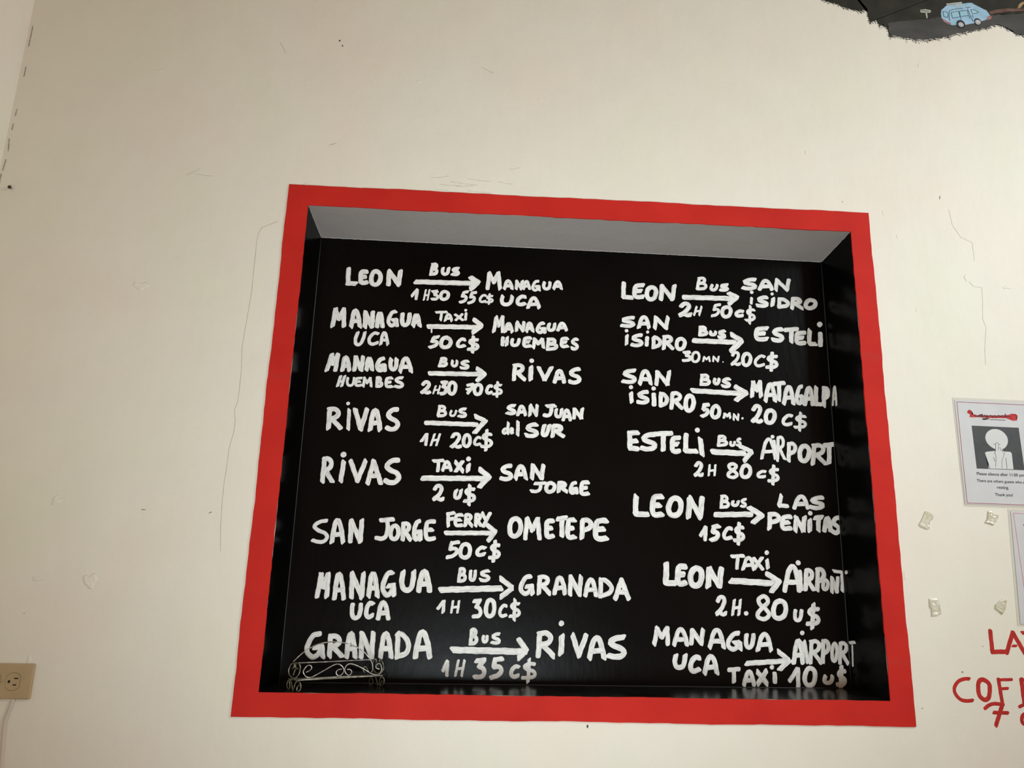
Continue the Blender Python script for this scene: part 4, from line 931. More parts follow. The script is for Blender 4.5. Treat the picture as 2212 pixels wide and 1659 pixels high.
 ('fare_text', '15C$', """
B- 9.4 1033.9,401.9 1046.1,421.8
B- 9.4 1047.1,421.3 1044.1,392.1
B- 11.2 1078.5,425.6 1067.2,423.3
B- 11.2 1067.2,423.3 1064.3,410.5
B~ 11.2 1064.3,410.5 1072.7,411.4 1076.3,404.8 1070.7,396 1059.7,391.7
B~ 9.4 1110,420 1103.1,421.3 1095.5,414.8 1091.1,405.5 1092.7,398.1 1098.4,396.3 1108.2,399.5
B~ 9.4 1138.2,423.6 1126.7,423.3 1120.6,416.8 1126.1,410.6 1135.2,408 1138.3,401.3 1132.2,394.4 1116.1,392.9
B- 9.4 1129.7,433.1 1125.1,384.5
"""),
 ('place_name', 'LAS PENITAS in two lines', """
B- 10.1 1238.4,503.2 1231.3,479.9
B- 10.1 1231.2,479.4 1252.1,479.3
B~ 10.6 1269.2,474.9 1274,486.2 1280.1,498.1 1286.8,503.4 1293.1,501.9 1298.5,492.5 1301.5,482.8 1302.7,475.9
B- 10.6 1274.5,484.5 1299.4,485.8
B~ 10.6 1341.9,502.4 1327.1,500.6 1314.8,494.9 1322.3,490.6 1336.8,487.5 1342.1,482.6 1334.2,477.6 1321.6,476.5 1310.6,478.1
B- 11.3 1207.5,457.6 1204.2,423.9
B~ 11.4 1207,457.2 1219.7,458.6 1229,452 1224.8,443 1206.4,437.6
B~ 11.4 1258.4,453.1 1247.9,452.5 1240.3,450.2 1237.1,438.4 1237.2,426.7 1244.1,423.9 1256.6,425.8
B- 11.4 1238.8,438.4 1252.1,439.7
B- 11.4 1272.4,451.9 1268.5,420.2
B- 11.4 1272.4,451.9 1287.9,420.7
B- 11.4 1287.9,420.7 1293.2,452.5
B- 12.3 1305.7,445.1 1304.8,421.7
B- 10.5 1307.2,462.2 1309.5,463.9
B- 11.4 1319.9,452.4 1336.7,454.5
B- 11.4 1328.6,452.6 1326.1,422.9
B~ 11.4 1340.8,422.2 1343.6,434.5 1347.1,447.4 1350.4,453.1 1353.3,451.3 1355.3,441 1356.2,430.3 1356.4,422.7
B- 11.4 1343.8,432.7 1355.3,433.6
B~ 11.4 1378.9,454.3 1371.5,452.3 1364.9,444.5 1368.3,438.1 1375.3,433.2 1377.5,426.1 1373.2,419.1 1366.9,417.9 1361.5,420.6
"""),
 ('place_name', 'LEON starting the row with TAXI to the airport', """
B- 14 948.3,332.7 946,290.4
B- 13.9 946,289.6 966.7,288.7
B~ 14 993.4,328.1 984.3,327.5 977.7,324.4 975.1,308.1 975.4,291.9 981.4,288 992.3,290.3
B- 14 976.6,308.1 988.2,309.7
B~ 14 1021.5,324.9 1011.8,319.8 1005.9,304.2 1008.1,288.8 1017.4,284.2 1027.6,290.1 1033,305.7 1030.8,319.4 1021.5,324.9
B- 14 1051.7,324 1047.7,284.3
B- 14 1051.7,324 1074.8,285
B- 14 1074.8,285 1080.9,324.7
"""),
 ('arrow', 'pointing from LEON to the AIRPORT, below TAXI', """
B- 14.5 1104.9,297.9 1202.2,294.4
B- 12.8 1192.1,315.7 1220.6,299.8
B- 12.8 1220.5,298.5 1201.8,275.9
"""),
 ('transport_word', 'TAXI in the right column, above its arrow', """
B- 8.9 1108.2,354.6 1136.5,356.8
B- 8.9 1122.8,355 1119.3,327.4
B~ 8.9 1134.3,325.6 1137.9,336.2 1142.6,347.5 1147.8,352.4 1152.7,350.9 1157,342 1159.3,332.8 1160.3,326.3
B- 8.9 1138.4,334.7 1157.7,335.7
B- 8.9 1161.6,351.4 1181.8,326.8
B- 8.9 1181.5,353.2 1161.4,326.3
B- 9.8 1194.1,347.5 1194.9,330.6
B- 10.3 1193.3,364.7 1195.5,366.4
"""),
 ('time_text', '2H. 80U$', """
B~ 10 1069.5,250.4 1075,259.5 1083.5,258.5 1085.2,248.4 1078.5,234.4 1066.6,221.6
B~ 9.9 1067.3,221.6 1073.8,224.6 1081.1,219.9 1087.6,222.9
B- 7.4 1109.7,253.1 1104.1,220.6
B- 7.4 1124.1,253.5 1118.8,220.9
B- 7.4 1106.6,235.2 1121.6,237.2
B- 10 1135.7,223.3 1137.9,224.8
"""),
 ('fare_text', '2H. 80U$', """
B~ 10 1190.6,256.9 1181.1,264.1 1168.3,256.4 1172.5,243.9 1185.4,233.7 1192.3,222.3 1179.7,211.6 1165,216.5 1166.2,226.9 1178.2,238.7 1188.9,248.5 1190.6,256.9
B~ 11.8 1220.9,254 1210,249 1203,233.7 1205.1,218.7 1215.5,214.2 1227.1,220 1233.5,235.2 1231.3,248.7 1220.9,254
B~ 9.6 1256.5,232.6 1254.2,221.7 1255.3,213.5 1260.3,211 1266.3,214.2 1269.4,222 1271.1,232.9
B~ 10.5 1311.7,237.5 1297.3,237.1 1289.7,230 1296.3,223.2 1307.6,220.2 1311.3,212.8 1303.6,205.2 1283.6,203.7
B- 10.5 1301.2,248 1294.6,194.4
"""),
 ('place_name', 'AIRPORT after the taxi arrow, last strokes crowded', """
B~ 12 1233.3,278.1 1238.9,300.7 1246.2,324.7 1253.6,335.1 1260.3,331.9 1265.5,312.7 1268.1,293 1269,278.9
B- 11.9 1239.4,297.4 1266,299.1
B- 11.1 1273,323.1 1273,281.8
B- 11.2 1269.1,342.7 1271.5,344.5
B- 11.1 1289.3,325.8 1284.4,282.1
B~ 11.1 1288.9,325.4 1297.1,326.9 1302.8,319.9 1299.7,309.1 1288.7,302.6
B- 11.1 1291.6,303.6 1303.7,282.5
B- 11.1 1317.7,329.1 1313.3,281.7
B~ 11.1 1317.3,328.6 1326,330.3 1331.9,320.7 1328.5,308 1315.7,301
B~ 8.9 1335.7,305.2 1331.3,302.4 1328.3,293.9 1328.9,285.4 1332.8,282.8 1337.4,286 1340.2,294.6 1339.6,302.2 1335.7,305.2
B- 9.3 1351.7,310.8 1348.9,277.8
B- 9.3 1351.6,309.1 1361.1,278.1
B- 9.3 1361.1,278.1 1365.8,311.1
B- 8 1357.2,326.9 1377,324.4
B- 8.9 1377.2,319.2 1374.7,281.4
S- 8.7 104.4,323.6 101.8,325
"""),
 ('place_name', 'MANAGUA UCA in two lines, starting the bottom right row', """
B- 10.6 923.3,186.1 915.5,150.6
B- 10.6 923.3,186.1 932.9,165.8
B- 10.6 932.9,165.8 946.4,186.6
B- 10.6 947,186.6 947.4,151.3
B~ 10.6 962.6,150.1 966.6,163.7 971.7,178 977.5,184.2 983.2,182.3 988.2,170.9 991.1,159.1 992.4,150.7
B- 10.6 967.1,161.7 989.2,162.8
B- 10.6 1006.1,183.7 1003,153.4
B- 10.7 1006.1,183.7 1026.5,153.9
B- 10.7 1026.5,153.9 1031.4,184.3
B~ 10.7 1046.6,146.1 1051,161.5 1056.9,177.8 1063.3,184.9 1069.5,182.7 1074.8,169.7 1077.8,156.3 1079.1,146.7
B- 10.7 1051.6,159.2 1075.7,160.5
B~ 10.7 1115.7,178.8 1103.5,175.7 1093.3,163.4 1090.4,150.6 1098.4,143 1107.5,144.9 1114.4,151.1
B- 10.7 1105.1,157.2 1118,158.6
B- 10.7 1118.6,158.6 1119.4,143.4
B~ 10.7 1135.5,175 1133,161.1 1134.3,150.7 1139.8,147.5 1146.3,151.5 1149.7,161.5 1151.5,175.4
B~ 10.7 1160.8,142.1 1165.3,156.4 1171,171.4 1177.3,178 1183.1,175.9 1188,163.9 1190.7,151.6 1191.8,142.7
B- 10.7 1165.8,154.3 1188.8,155.4
B~ 11.4 965.7,126.1 963,112.9 965.1,102.9 972.8,99.9 981.5,103.7 985.7,113.3 987.5,126.5
B~ 11.8 1021,122.1 1013.1,123.8 1004.4,115.9 999.5,104.5 1001.3,95.4 1007.9,93 1019.1,96.9
B~ 11.4 1032.3,89.2 1036.2,103.9 1041.4,119.3 1047.1,126 1052.5,123.9 1057.3,111.6 1059.9,98.8 1061,89.8
B- 11.4 1036.7,101.7 1058.1,102.8
"""),
 ('arrow', 'of the bottom right row, above TAXI 10U$', """
B- 11.5 1133.1,112.4 1228.6,119.2
B- 11.5 1209.9,139.4 1233.6,120.8
B- 11.5 1233.5,119.5 1210.7,100.5
"""),
 ('transport_word', 'TAXI in the bottom right row, below its arrow', """
B- 10.1 1089.9,97.2 1113.2,99
B- 10.1 1102,97.4 1100.3,71.7
B~ 10.1 1124.2,65.1 1127.5,76.5 1131.8,88.5 1136.4,93.7 1140.7,92.1 1144.3,82.5 1146.4,72.5 1147.1,65.4
B- 10.1 1127.9,74.8 1144.9,75.6
B- 11.4 1157.6,93.4 1178.3,68.6
B- 11.4 1178,95.1 1157.3,68.2
B- 10.6 1197.6,90.8 1197.6,72.5
B- 9.8 1191,104.1 1193.1,105.7
"""),
 ('fare_text', '10U$', """
B- 10.2 1232.9,75.8 1252.3,101.5
B- 10.2 1254.1,100.8 1252.1,63.2
B~ 11 1284,104.1 1274.9,99.4 1269,84.8 1270.5,70.5 1278.9,66.1 1288.5,71.5 1294,86 1292.4,98.9 1284,104.1
B~ 9.8 1318.2,86.6 1315.8,79.3 1317.2,73.9 1323.1,72.3 1329.9,74.4 1333.3,79.6 1334.9,86.9
B~ 10.2 1365.4,99.1 1356,98.9 1350.9,92.6 1355,86.5 1362.3,83.8 1364.5,77.1 1359.3,70.4 1346.2,69.2
B- 10.2 1358.8,108.5 1353.2,60.8
"""),
 ('place_name', 'AIRPORT in the bottom right corner, last letter on the side of the recess', """
B~ 11.1 1244.9,115.6 1248.7,135.2 1253.5,155.9 1258.2,164.9 1262.1,162 1264.9,145.3 1266.1,128.2 1266.4,116
B- 11.1 1249,132.3 1265,133.6
B- 9.9 1272.8,162.3 1278.7,118.7
B- 10 1268.4,181.8 1270.6,183.4
B- 9.9 1290.8,163.5 1285,116.4
B~ 9.9 1290.3,163 1301.1,164.7 1308.7,157.1 1304.8,145.5 1290.3,138.5
B- 9.9 1294.2,139.5 1310.3,116.9
B- 9.9 1319.2,164.8 1315,119
B~ 9.9 1318.9,164.3 1326.2,165.8 1331.1,156.6 1328.1,144.3 1317.2,137.6
B~ 9 1346.6,160.4 1342.1,155.6 1338.6,140.6 1338.6,125.8 1342.4,121.1 1347.2,126.7 1350.5,141.6 1350.3,155 1346.6,160.4
B- 9 1361,160.9 1355.6,116.7
B~ 9.1 1360.6,160.4 1368.6,161.9 1374.1,154.8 1370.9,143.9 1360.1,137.4
B- 9 1363,138.3 1374.4,117
S- 7.5 107.4,163.3 91.8,165.6
S- 5 100.6,157.3 103.3,112.4
"""),
]

Z0 = 1.25          # height of the frame's lower edge above the floor
DEPTH = 0.1138     # depth of the recess
FACE = -0.0028     # painted plaster band stands this proud of the wall

# ------------------------------------------------------------------ materials
def lin(c):
    return tuple(((v / 255) / 12.92 if v / 255 <= 0.04045 else ((v / 255 + 0.055) / 1.055) ** 2.4) for v in c)

class Mat:
    def __init__(self, name, rough=0.6, spec=0.4, metal=0.0):
        self.m = bpy.data.materials.new(name)
        self.m.use_nodes = True
        self.t = self.m.node_tree
        self.b = self.t.nodes['Principled BSDF']
        self.b.inputs['Roughness'].default_value = rough
        self.b.inputs['Specular IOR Level'].default_value = spec
        self.b.inputs['Metallic'].default_value = metal
        self.coord = None
    def n(self, kind, **kw):
        nd = self.t.nodes.new(kind)
        for k, v in kw.items():
            setattr(nd, k, v)
        return nd
    def link(self, a, b):
        self.t.links.new(a, b)
    def co(self, scale=(1, 1, 1), which='Object'):
        if self.coord is None:
            self.coord = self.n('ShaderNodeTexCoord')
        mp = self.n('ShaderNodeMapping')
        mp.inputs['Scale'].default_value = scale
        self.link(self.coord.outputs[which], mp.inputs['Vector'])
        return mp.outputs['Vector']
    def noise(self, scale, detail=3, stretch=(1, 1, 1), which='Object', rough=0.5):
        nz = self.n('ShaderNodeTexNoise')
        nz.inputs['Scale'].default_value = scale
        nz.inputs['Detail'].default_value = detail
        nz.inputs['Roughness'].default_value = rough
        self.link(self.co(stretch, which), nz.inputs['Vector'])
        return nz.outputs['Fac']
    def ramp(self, fac, stops):
        r = self.n('ShaderNodeValToRGB')
        el = r.color_ramp.elements
        while len(el) < len(stops):
            el.new(0.5)
        for e, (p, c) in zip(el, stops):
            e.position = p
            e.color = tuple(c) + (1,) if len(c) == 3 else c
        self.link(fac, r.inputs['Fac'])
        return r.outputs['Color']
    def mix(self, fac, a, b, mode='MIX'):
        x = self.n('ShaderNodeMix', data_type='RGBA', blend_type=mode)
        for sock, v in ((x.inputs[0], fac), (x.inputs[6], a), (x.inputs[7], b)):
            if hasattr(v, 'links'):
                self.link(v, sock)
            elif isinstance(v, (int, float)):
                sock.default_value = v
            else:
                sock.default_value = tuple(v) + (1,)
        return x.outputs[2]
    def color(self, c):
        if hasattr(c, 'links'):
            self.link(c, self.b.inputs['Base Color'])
        else:
            self.b.inputs['Base Color'].default_value = tuple(c) + (1,)
        return self
    def bump(self, layers):
        prev = None
        for fac, dist, strength in layers:
            bp = self.n('ShaderNodeBump')
            bp.inputs['Distance'].default_value = dist
            bp.inputs['Strength'].default_value = strength
            self.link(fac, bp.inputs['Height'])
            if prev is not None:
                self.link(prev, bp.inputs['Normal'])
            prev = bp.outputs['Normal']
        self.link(prev, self.b.inputs['Normal'])
        return self

def plaster(name, base, var=0.05):
    k = Mat(name, 0.55, 0.25)
    a = tuple(v * (1 - var) for v in base)
    pink = (base[0] * 1.01, base[1] * 0.972, base[2] * 0.965)
    green = (base[0] * 0.975, base[1] * 1.0, base[2] * 0.95)
    c = k.ramp(k.noise(2.6, 3), [(0.35, pink), (0.5, base), (0.66, green)])
    c = k.mix(k.ramp(k.noise(9, 4), [(0.4, (0, 0, 0)), (0.75, (0.55, 0.55, 0.55))]), c, a)
    k.color(c)
    k.bump([(k.noise(5, 3), 0.012, 0.35), (k.noise(34, 5, (1, 1, 0.3)), 0.0022, 0.4), (k.noise(300, 3), 0.0007, 0.55)])
    return k.m

M = {}
M['wall'] = plaster('cream_wall_paint', lin((228, 221, 205)))
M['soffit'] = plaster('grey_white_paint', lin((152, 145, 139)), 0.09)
k = Mat('floor_tile', 0.4); M['floor'] = k.color(k.ramp(k.noise(6), [(0.3, lin((120, 84, 62))), (0.7, lin((140, 100, 76)))])).m

k = Mat('red_paint', 0.72, 0.14)
c = k.ramp(k.noise(7, 4), [(0.3, lin((184, 36, 29))), (0.7, lin((197, 43, 33)))])
c = k.mix(k.ramp(k.noise(30, 5, (0.25, 1, 1)), [(0.62, (0, 0, 0)), (0.8, (0.35, 0.35, 0.35))]), c, lin((160, 62, 48)))
M['red'] = k.color(c).bump([(k.noise(60, 4, (0.3, 1, 1)), 0.001, 0.5), (k.noise(400, 2), 0.0004, 0.4)]).m

def gloss_black(name, stretch, rough):
    k = Mat(name, rough, 0.11)
    c = k.ramp(k.noise(4, 4), [(0.35, (0.0012, 0.0011, 0.0011)), (0.7, (0.0030, 0.0026, 0.0024))])
    k.color(c)
    k.bump([(k.noise(90, 4, stretch), 0.0006, 0.35), (k.noise(12, 2), 0.002, 0.25), (k.noise(500, 2), 0.0002, 0.3)])
    return k.m
M['black'] = gloss_black('black_board_paint', (1, 1, 0.3), 0.24)
M['black_side'] = gloss_black('black_side_paint', (1, 1, 0.5), 0.2)
k = Mat('dusty_black_paint', 0.24, 0.45)
M['sill'] = k.color(k.ramp(k.noise(26, 5), [(0.4, (0.004, 0.004, 0.0035)), (0.75, (0.012, 0.0115, 0.009))])).bump([(k.noise(80, 4), 0.0006, 0.4)]).m
k = Mat('caulk_bead', 0.35, 0.5); M['bead'] = k.color((0.03, 0.03, 0.028)).m

# white brush lettering: UV u runs along the stroke, v across it
k = Mat('white_brush_paint', 0.5, 0.2)
streak = k.noise(1.0, 5, (22, 3.2, 1), 'UV', 0.6)
patch = k.noise(1.0, 3, (60, 0.6, 1), 'UV')
white = lin((238, 235, 227))
thin = lin((160, 157, 153))
c = k.ramp(streak, [(0.30, thin), (0.46, lin((218, 215, 208))), (0.62, white)])
uv = k.n('ShaderNodeSeparateXYZ'); k.link(k.co((1, 1, 1), 'UV'), uv.inputs[0])
fr = k.n('ShaderNodeMath', operation='PINGPONG'); k.link(uv.outputs['Y'], fr.inputs[0]); fr.inputs[1].default_value = 1.0
c = k.mix(k.ramp(fr.outputs[0], [(0.6, (0, 0, 0)), (0.95, (0.4, 0.4, 0.4))]), c, white)
c = k.mix(k.ramp(patch, [(0.5, (0, 0, 0)), (0.75, (0.5, 0.5, 0.5))]), c, lin((172, 171, 170)))
# tan tint towards the foot of the board, its limit broken by noise
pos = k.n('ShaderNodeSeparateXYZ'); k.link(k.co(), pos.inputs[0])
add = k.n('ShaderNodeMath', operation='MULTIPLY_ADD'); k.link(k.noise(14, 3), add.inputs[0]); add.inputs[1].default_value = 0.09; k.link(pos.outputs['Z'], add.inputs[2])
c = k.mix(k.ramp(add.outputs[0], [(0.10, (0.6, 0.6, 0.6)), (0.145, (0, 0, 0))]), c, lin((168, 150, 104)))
for e in c.node.inputs:
    pass
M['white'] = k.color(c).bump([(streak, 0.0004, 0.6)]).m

def paint(name, c0, c1, scale=40, rough=0.55, stretch=(1, 1, 1), spec=0.3, bump=0.0005):
    k = Mat(name, rough, spec)
    k.color(k.ramp(k.noise(scale, 4, stretch), [(0.35, lin(c0)), (0.68, lin(c1))]))
    k.bump([(k.noise(scale * 5, 3, stretch), bump, 0.5)])
    return k.m
M['mural_dark'] = paint('mural_black_paint', (30, 30, 24), (46, 45, 36), 22)
M['mural_road'] = paint('mural_grey_paint', (60, 59, 55), (76, 74, 70), 26, stretch=(0.4, 1, 1))
M['mural_bank'] = paint('mural_brown_paint', (92, 62, 52), (112, 84, 72), 50)
M['mural_rock'] = paint('mural_tan_paint', (150, 118, 80), (170, 140, 100), 50)
M['van'] = paint('pale_blue_paint', (140, 178, 196), (166, 194, 216), 45)
M['van_glass'] = paint('pale_aqua_paint', (148, 186, 204), (160, 200, 206), 50)
M['van_line'] = paint('dark_teal_paint', (38, 62, 80), (54, 84, 100), 60)
M['tyre'] = paint('tyre_paint', (26, 28, 30), (44, 46, 48), 60)
M['hub'] = paint('hub_paint', (150, 150, 150), (214, 212, 204), 150)
M['cream_mark'] = paint('cream_mark_paint', (168, 166, 148), (196, 194, 176), 90)
M['van_red'] = paint('dull_red_paint', (150, 96, 96), (172, 120, 118), 60)
M['letter_red'] = paint('red_brush_paint', (166, 34, 28), (190, 44, 34), 70)
M['paper'] = paint('white_paper', (198, 196, 194), (204, 202, 200), 20, 0.5, spec=0.2, bump=0.0002)
M['ink'] = paint('grey_black_ink', (40, 40, 40), (48, 47, 47), 30)
M['picture_ink'] = paint('dark_print_ink', (60, 60, 60), (68, 68, 67), 20)
M['figure'] = paint('light_print', (206, 205, 200), (212, 211, 206), 20, spec=0.15)
M['red_line'] = paint('red_print_line', (140, 36, 46), (158, 48, 56), 40)
M['soffit_edge'] = paint('pale_paint_edge', (176, 172, 166), (206, 203, 198), 200)
M['pink_line'] = paint('pink_print_line', (196, 110, 118), (206, 124, 130), 40)
M['bone'] = paint('red_print_bone', (158, 34, 36), (196, 62, 58), 110, spec=0.15)
M['script'] = paint('dark_script_ink', (52, 18, 28), (76, 26, 34), 60)
M['almond'] = paint('almond_plastic', (172, 150, 112), (180, 158, 120), 20, 0.35, spec=0.5, bump=0.0001)
M['slot'] = paint('socket_slot', (22, 12, 10), (30, 16, 12), 20)
M['groove'] = paint('socket_groove', (120, 98, 66), (130, 108, 74), 20)
M['rust'] = paint('rusty_steel', (62, 42, 28), (88, 64, 46), 300, 0.6, spec=0.4)
M['speck'] = paint('dirt_speck', (52, 46, 40), (80, 72, 64), 200)
M['corner_shade'] = paint('dirty_corner_crack', (128, 115, 102), (178, 164, 147), 120)
M['smudge'] = paint('grey_scuff', (196, 187, 170), (214, 205, 190), 80)
M['cable'] = plaster('painted_cable', lin((206, 192, 178)), 0.05)
M['wall_lit'] = plaster('cream_wall_paint_lit', lin((244, 239, 226)), 0.05)  # back wall's cream, lightened because this wall faces the light
M['crack'] = paint('crack_shade', (176, 164, 146), (196, 186, 168), 60)
k = Mat('wire_steel', 0.38, 0.5, 0.55)
M['wire'] = k.color(k.ramp(k.noise(120, 3), [(0.4, lin((140, 134, 124))), (0.62, lin((208, 202, 192)))])).m
k = Mat('tarnished_wire', 0.45, 0.5, 0.5)
M['wire_dull'] = k.color(k.ramp(k.noise(120, 3), [(0.4, lin((96, 94, 70))), (0.62, lin((164, 160, 136)))])).m
k = Mat('plastic_sleeve', 0.18, 0.5)
k.b.inputs['Base Color'].default_value = lin((226, 222, 208)) + (1,)
k.b.inputs['Alpha'].default_value = 0.45
M['sleeve'] = k.m
k = Mat('yellowed_adhesive', 0.22, 0.5)
k.color(k.ramp(k.noise(70, 3), [(0.35, lin((214, 206, 176))), (0.6, lin((228, 222, 202))), (0.75, lin((204, 192, 148)))]))
k.b.inputs['Transmission Weight'].default_value = 0.15
M['tab'] = k.bump([(k.noise(160, 3), 0.0012, 0.5)]).m

# ------------------------------------------------------------------ helpers
def obj(name, bm, mat, parent=None, smooth=False):
    me = bpy.data.meshes.new(name)
    bmesh.ops.recalc_face_normals(bm, faces=bm.faces)
    bm.to_mesh(me)
    bm.free()
    me.materials.append(M[mat] if isinstance(mat, str) else mat)
    if smooth:
        for p in me.polygons:
            p.use_smooth = True
    o = bpy.data.objects.new(name, me)
    COL.objects.link(o)
    if parent is not None:
        o.parent = parent
        o.matrix_parent_inverse = parent.matrix_world.inverted()
    return o

def tag(o, label, cat=None, group=None, kind=None):
    o['label'] = label
    if cat: o['category'] = cat
    if group: o['group'] = group
    if kind: o['kind'] = kind
    return o

def thing(name, label, cat, loc, group=None):
    o = bpy.data.objects.new(name, None)
    o.empty_display_size = 0.05
    COL.objects.link(o)
    o.location = loc
    o.matrix_world = Matrix.Translation(loc)
    return tag(o, label, cat, group)

def quad(bm, pts):
    return bm.faces.new([bm.verts.new(p) for p in pts])

def slab(bm, pts, y0, y1, jitter=0.0, step=None):
    """A flat shape with thickness lying on the wall, outline pts (x, z), from y0 (on the wall) out to y1."""
    if step:
        res = []
        for a, b in zip(pts, pts[1:] + pts[:1]):
            n = max(1, int(math.hypot(b[0] - a[0], b[1] - a[1]) / step))
            for i in range(n):
                f = i / n
                res.append((a[0] + (b[0] - a[0]) * f + random.uniform(-jitter, jitter), a[1] + (b[1] - a[1]) * f + random.uniform(-jitter, jitter)))
        pts = res
    top = [bm.verts.new((x, y1, z)) for x, z in pts]
    bot = [bm.verts.new((x, y0, z)) for x, z in pts]
    f = bm.faces.new(top)
    n = len(pts)
    for i in range(n):
        j = (i + 1) % n
        bm.faces.new((top[i], top[j], bot[j], bot[i]))
    bmesh.ops.triangulate(bm, faces=[f])

def smooth_path(pts, n=7):
    closed = len(pts) > 3 and (Vector(pts[0]) - Vector(pts[-1])).length < 1e-6
    P = [Vector(p) for p in pts]
    out = []
    m = len(P)
    for i in range(m - 1):
        p1, p2 = P[i], P[i + 1]
        p0 = P[i - 1] if i > 0 else (P[-2] if closed else p1 * 2 - p2)
        p3 = P[i + 2] if i + 2 < m else (P[1] if closed else p2 * 2 - p1)
        for k_ in range(n):
            t = k_ / n
            out.append(0.5 * ((2 * p1) + (p2 - p0) * t + (2 * p0 - 5 * p1 + 4 * p2 - p3) * t * t + (3 * p1 - p0 - 3 * p2 + p3) * t * t * t))
    out.append(P[-1])
    return out

def stroke(bm, uvl, pts, w, smooth, place, lift=0.00045, rough=0.06, square=0.3, lo=None, hi=None):
    """One brush stroke: a low ribbon of paint along pts (2-D), mapped to the surface by place(a, b, height)."""
    path = smooth_path(pts) if smooth else [Vector(p) for p in pts]
    seg = [(b - a).length for a, b in zip(path, path[1:])]
    L = sum(seg)
    if L < 1e-6:
        return
    ext = 0.40 * w
    def at(s):
        if s <= 0:
            d = (path[1] - path[0]).normalized()
            return path[0] + d * s, d
        if s >= L:
            d = (path[-1] - path[-2]).normalized()
            return path[-1] + d * (s - L), d
        acc = 0
        for i, l in enumerate(seg):
            if s <= acc + l or i == len(seg) - 1:
                return path[i] + (path[i + 1] - path[i]) * ((s - acc) / max(l, 1e-9)), (path[i + 1] - path[i]).normalized()
            acc += l
    caps = [-ext, -ext * 0.92, -ext * 0.7, -ext * 0.35]
    n = max(3, int(L / (w * 0.30)))
    S = caps + [L * i / n for i in range(n + 1)] + [L - c_ for c_ in reversed(caps)]
    ph, ph2, off = random.uniform(0, 9), random.uniform(0, 9), random.randint(0, 400) * 2.0
    skew = random.uniform(-0.55, 0.55) * ext
    if L < w * 0.5: skew, square = 0.0, 0.5
    prof = [(-1, 0), (-0.86, 1), (0, 1.12), (0.86, 1), (1, 0)]
    rows = []
    for s in S:
        p, d = at(s)
        if 0 < s < L and smooth:
            d2 = at(min(L, s + w * 0.2))[0] - at(max(0, s - w * 0.2))[0]
            if d2.length > 1e-9: d = d2.normalized()
        nrm = Vector((-d.y, d.x))
        h = w / 2
        if s < 0: h *= max(0.0, 1 - (s / ext) ** 2) ** square if s > -ext else 0
        if s > L: h *= max(0.0, 1 - ((s - L) / ext) ** 2) ** square if s < L + ext else 0
        h = max(h, w * 0.22)
        row = []
        for v, ht in prof:
            wob = 1 + rough * (math.sin(s / w * 2.3 + ph + v) + 0.6 * math.sin(s / w * 5.1 + ph2 * v))
            q = p + nrm * (v * h * wob) + d * (skew * v if s < 0 or s > L else 0)
            if lo is not None: q.x = min(max(q.x, lo), hi)
            vert = bm.verts.new(place(q.x, q.y, ht * lift))
            row.append((vert, (s, v + 1 + off)))
        rows.append(row)
    for r0, r1 in zip(rows, rows[1:]):
        for i in range(len(prof) - 1):
            quad_ = (r0[i], r0[i + 1], r1[i + 1], r1[i])
            f = bm.faces.new([q[0] for q in quad_])
            for lp, q in zip(f.loops, quad_):
                lp[uvl].uv = q[1]
    for r in (rows[0], rows[-1]):
        try:
            f = bm.faces.new([q[0] for q in r])
            for lp, q in zip(f.loops, r): lp[uvl].uv = q[1]
        except ValueError:
            pass

def tube(bm, path, r, sides=8, place=lambda p: p, flat=1.0):
    P = [Vector(p) for p in path]
    rings = []
    prev = None
    for i, p in enumerate(P):
        d = (P[min(i + 1, len(P) - 1)] - P[max(i - 1, 0)]).normalized()
        ref = prev if prev is not None else (Vector((0, 1, 0)) if abs(d.y) < 0.9 else Vector((1, 0, 0)))
        u = (ref - d * ref.dot(d)).normalized()
        prev = u
        v = d.cross(u)
        rings.append([bm.verts.new(p + (u * math.cos(a) * flat + v * math.sin(a)) * r) for a in [2 * math.pi * j / sides for j in range(sides)]])
    for a, b in zip(rings, rings[1:]):
        for j in range(sides):
            bm.faces.new((a[j], a[(j + 1) % sides], b[(j + 1) % sides], b[j]))
    bm.faces.new(rings[0]); bm.faces.new(rings[-1])

on_wall = lambda y: (lambda a, b, h: (a, y - h, b))

def strokes_obj(name, items, mat, y, parent, lift=0.0004, rough=0.05, square=0.4):
    bm = bmesh.new(); uvl = bm.loops.layers.uv.new('UVMap')
    for sm, w, pts in items:
        stroke(bm, uvl, pts, w, sm, on_wall(y), lift, rough, square)
    return obj(name, bm, mat, parent)

# ------------------------------------------------------------------ room shell
XL, XR, FAR, TOP = -0.683, 4.2, -5.2, 3.75
I = FRAME_INNER; B = BACK; O = FRAME_OUTER
bm = bmesh.new()
outer = [(XL, TOP), (XR, TOP), (XR, 0), (XL, 0)]
ov = [bm.verts.new((x, 0, z)) for x, z in outer]
iv = [bm.verts.new((x, 0, z)) for x, z in I]
for i in range(4):
    j = (i + 1) % 4
    bm.faces.new((ov[i], ov[j], iv[j], iv[i]))
wall_back = obj('wall_back', bm, 'wall'); tag(wall_back, 'cream plaster wall around the red-framed recess', kind='structure')
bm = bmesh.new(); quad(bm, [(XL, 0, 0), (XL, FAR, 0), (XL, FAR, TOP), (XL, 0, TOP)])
wall_left = obj('wall_left', bm, 'wall_lit'); tag(wall_left, 'cream plaster side wall meeting the back wall at the upper left', kind='structure')
bm = bmesh.new(); quad(bm, [(XL, 0, 0), (XR, 0, 0), (XR, FAR, 0), (XL, FAR, 0)])
tag(obj('floor', bm, 'floor'), 'floor of the room', kind='structure')
bm = bmesh.new(); quad(bm, [(XL, 0, TOP), (XR, 0, TOP), (XR, FAR, TOP), (XL, FAR, TOP)])
tag(obj('ceiling', bm, 'wall'), 'ceiling of the room', kind='structure')

